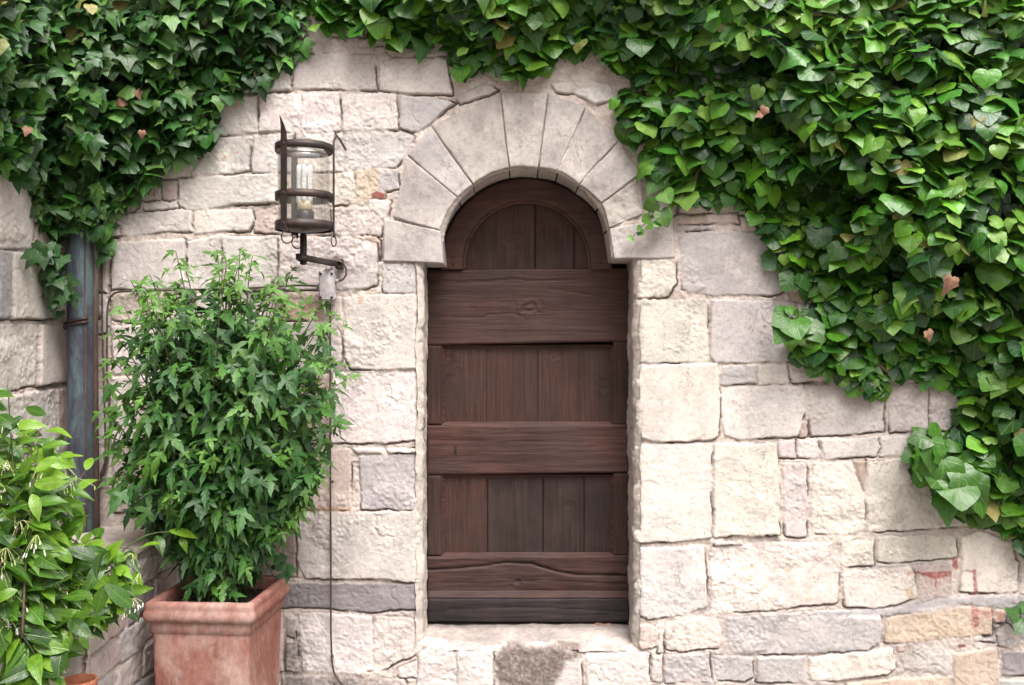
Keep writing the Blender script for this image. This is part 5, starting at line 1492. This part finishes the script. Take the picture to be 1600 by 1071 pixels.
    put_leaves(fol, T_HIB2, P[~pick], Nn[~pick], T[~pick], S[~pick], C[~pick], 6, bend=(-.35, .25), width=.78)
    fol.build('foliage', M_HIB, root)
    gr = MB()
    for k in range(5): 
        b = base + np.array([.05 + .02 * k, -.10 + .01 * k, .005]); gr.add(*tube(bez(b, b + np.array([.03, -.01, .03 - .004 * k]), b + np.array([.075, .01 * (k - 2), .0]), 8), np.linspace(.002, .001, 8), 5))
    gr.build('grass_blade', M_BUD, root)
build_shrub()

# seedling growing from the planter's back corner
def seedling(name, label, cat, pts, leaves, mat, tpls, seed, col):
    root = thing(name, label, cat, tuple(P3(*pts[0])))
    sprig(root, pts, leaves, mat, tpls, seed, 'stem', col)
seedling('weed', 'small weed with rounded leaves sprouting at the planter rim corner', 'weed', [(446, 906, -.22), (442, 890, -.23), (438, 872, -.24)],
         [(442, 890, -.24, 16, 95), (439, 878, -.25, 18, 110), (446, 892, -.24, 18, 20), (442, 897, -.25, 17, -70), (426, 890, -.23, 9, 100), (438, 888, -.24, 10, 160)], M_HIB, [T_HEART2], 71, (.045, .125, .035))
seedling('ivy_seedling', 'small ivy sprout on the wall at the right edge of the photo', 'ivy', [(1612, 965, -.02), (1600, 960, -.03), (1588, 958, -.035)],
         [(1592, 962, -.05, 26, 160), (1598, 968, -.05, 28, 240), (1604, 958, -.05, 24, 70), (1606, 968, -.06, 26, 300)], M_IVY_R, [T_LOBED2], 81, (.045, .12, .03))

# ------------------------------------------------------------------ jasmine in the near left corner
def build_jasmine():
    r = np.random.default_rng(55)
    b0 = np.array([-1.6, -1.15, .02])
    root = thing('jasmine', 'bright green star jasmine with small white buds trailing over the ledge', 'jasmine', tuple(b0))
    fol = MB(); P, Nn, T, S, C = [], [], [], [], []
    flowers = []
    poly = [(-60, 590), (6, 596), (40, 640), (70, 650), (120, 690), (138, 740), (122, 790), (138, 822), (176, 850), (214, 870), (236, 892), (222, 925), (200, 958), (165, 970), (140, 1000), (110, 1030), (100, 1085), (-60, 1110)]
    tips = [(12, 602, -1.0), (75, 650, -.85), (100, 690, -.9), (134, 735, -.75), (110, 720, -.95), (60, 700, -1.05), (120, 770, -.9), (150, 840, -.8), (225, 890, -.8), (215, 930, -.85), (196, 945, -.85), (140, 960, -.95), (280, 835, -.62), (210, 860, -.75), (100, 850, -1.0), (60, 800, -1.1), (30, 760, -1.1),
            (20, 880, -1.15), (60, 940, -1.1), (110, 930, -1.0), (100, 1010, -1.05), (80, 1010, -1.1), (30, 1000, -1.15), (90, 1045, -1.1), (150, 900, -.95), (180, 880, -.85), (40, 1060, -1.15), (20, 680, -1.05), (85, 760, -1.0), (170, 920, -.9), (5, 940, -1.2), (90, 880, -1.05),
            (-20, 720, -1.1), (-20, 820, -1.15), (-20, 900, -1.15), (-20, 1000, -1.15), (50, 740, -1.15), (130, 860, -1.0), (70, 1050, -1.2), (125, 985, -1.1)]
    lime = np.array([(.036, .105, .011), (.060, .158, .013), (.108, .235, .017), (.165, .315, .024), (.025, .070, .014)])
    for k, tp in enumerate(tips):
        tip = P3(*tp)
        b = P3(r.uniform(-40, 60), r.uniform(900, 1050), -1.15 + r.uniform(-.1, .1))
        if tp[0] > 180: b = P3(tp[0] - 110, tp[1] + 50, tp[2] - .1)
        mid = (b + tip) / 2 + np.array([0, -.02, .10])
        n = 26; cv = bez(b, mid, tip, n)
        MB().add(*tube(cv, np.linspace(.0042, .0016, n), 6)).build('stem', M_BARK if k % 2 else M_STEM, root)
        m = 9 if tp[0] != 280 else 4
        for q in range(m):
            f = .30 + .70 * q / (m - 1) if tp[0] != 280 else .55 + .45 * q / (m - 1)
            i = min(int(f * (n - 1)), n - 1); d = unit(cv[min(i + 1, n - 1)] - cv[max(i - 1, 0)])
            a = unit(np.cross(d, np.array([0, -1, .25]) + r.normal(0, .4, 3)))
            for sgn in (-1, 1):
                out = unit(a * sgn + d * (.45 + .6 * (q == m - 1)) + np.array([0, -.25, -.1]) + r.normal(0, .2, 3))
                P.append(cv[i] + out * .008); T.append(out + np.array([0, -.05, -.25]))
                Nn.append(np.array([0, -.62, .75]) + r.normal(0, .38, 3)); S.append(r.uniform(.068, .118) * (.8 if f > .95 else 1))
                pr = [.22, .30, .26, .14, .08] if f < .8 else [.05, .2, .35, .35, .05]
                C.append(lime[r.choice(5, p=pr)] * r.uniform(.85, 1.15))
        if k < 36 and -10 < tp[0] < 250:
            flowers.append(cv[int(n * .85)] + np.array([r.normal(0, .02), -.04, -.01])); 
            if k % 3 != 2: flowers.append(cv[int(n * .6)] + np.array([r.normal(0, .03), -.06, 0]))
    X, Y, SD = sample_poly(poly, 26, 91, 16, .5)
    for px, py in zip(X, Y):
        if r.uniform() < .25: continue
        y = (-.95 + r.uniform(-.2, .2) + (.12 if px > 120 else 0)) if py < 830 else -1.12 + r.uniform(-.16, .14)
        out = unit(np.array([r.normal(.2, .7), -.3, r.normal(-.2, .6)]))
        P.append(P3(px, py, y) - out * .04); T.append(out); Nn.append(np.array([r.normal(0, .4), -.7, .65 + r.normal(0, .3)])); S.append(r.uniform(.07, .12)); C.append(lime[r.choice(5, p=[.30, .28, .18, .08, .16])] * r.uniform(.8, 1.1))
    P, Nn, T, S, C = map(np.array, (P, Nn, T, S, C))
    E = P + unit(T) * S[:, None] * .8
    ex = 800 + E[:, 0] * F / (4 + E[:, 1]); ey = 535.5 - (E[:, 2] - CZ) * F / (4 + E[:, 1])
    ok = (poly_sd(ex, ey, poly) > -6) | ((ex > 236) & (ex < 292) & (ey > 805) & (ey < 860))
    P, Nn, T, S, C = P[ok], Nn[ok], T[ok], S[ok], C[ok]
    put_leaves(fol, T_ELL, P, Nn, T, S, C, 8, bend=(-.30, .25))
    fol.build('foliage', M_JAS, root)
    for k, p in enumerate(flowers):
        stalk = MB(); buds = MB()
        for q in range(r.integers(6, 11)):
            e = p + np.array([r.normal(0, .026), r.normal(-.01, .012), -r.uniform(.01, .055)])
            stalk.add(*tube(bez(p, p * .5 + e * .5 + np.array([0, -.004, .014]), e, 7), .0010, 4))
            d = unit(np.array([r.normal(0, .3), -.1, -1])); L = r.uniform(.012, .022)
            buds.add(*tube(np.array([e + d * L * t for t in (0, .35, .7, 1)]), [0.0013, .0018, .0028, .0008], 6))
        fl = stalk.build('flower_stalk', M_BUD, root)
        buds.build('bud_cluster', M_BUD if k % 3 else M_PETAL, fl)
        if k % 7 == 1:
            star = MB(); c = p + np.array([.012, -.025, -.012])
            for q in range(5):
                a = q * 2 * math.pi / 5 + k
                put_leaves(star, T_BLADE, c[None], np.array([[.2, -1, .3]]), np.array([[math.cos(a), 0, math.sin(a)]]), .011, np.array([[.8, .8, .75]]), q)
            star.attr = {}
            star.build('flower', M_PETAL, fl)
build_jasmine()

# ------------------------------------------------------------------ small things by the door
def fallen(px, py, y, s, ang, label, seed):
    mb = MB(); a = R(ang)
    p = np.array([wx(px, y), y, .316])
    put_leaves(mb, T_HEART2, p[None], np.array([[.1, -.45, 1]]), np.array([[math.cos(a), math.sin(a), .1]]), s / PX, np.array([[.3, .2, .1]]), seed, bend=(-.5, .2))
    tag(mb.build('fallen_leaf', M_DEAD, None, origin=p), label, 'leaf')
fallen(934, 974, .222, 17, 20, 'larger dry brown leaf lying on the sill against the door foot', 1)
fallen(952, 974, .226, 12, 150, 'smaller dry leaf next to the larger one on the sill', 2)
def wire():
    y = .06
    o = MB()
    o.add(*tube_px([(664, 640, y), (657, 652, y - .02), (666, 662, y - .03), (659, 676, y - .02), (664, 690, y)], .0016, 40, 5))
    o.add(*tube_px([(655, 646, y - .03), (664, 655, y - .04), (661, 670, y - .03)], .0014, 30, 5))
    tag(o.build('wire_scrap', M_IRON, None, origin=P3(662, 665, y)), 'twist of thin dark wire on the left door jamb at mid height', 'wire')
wire()
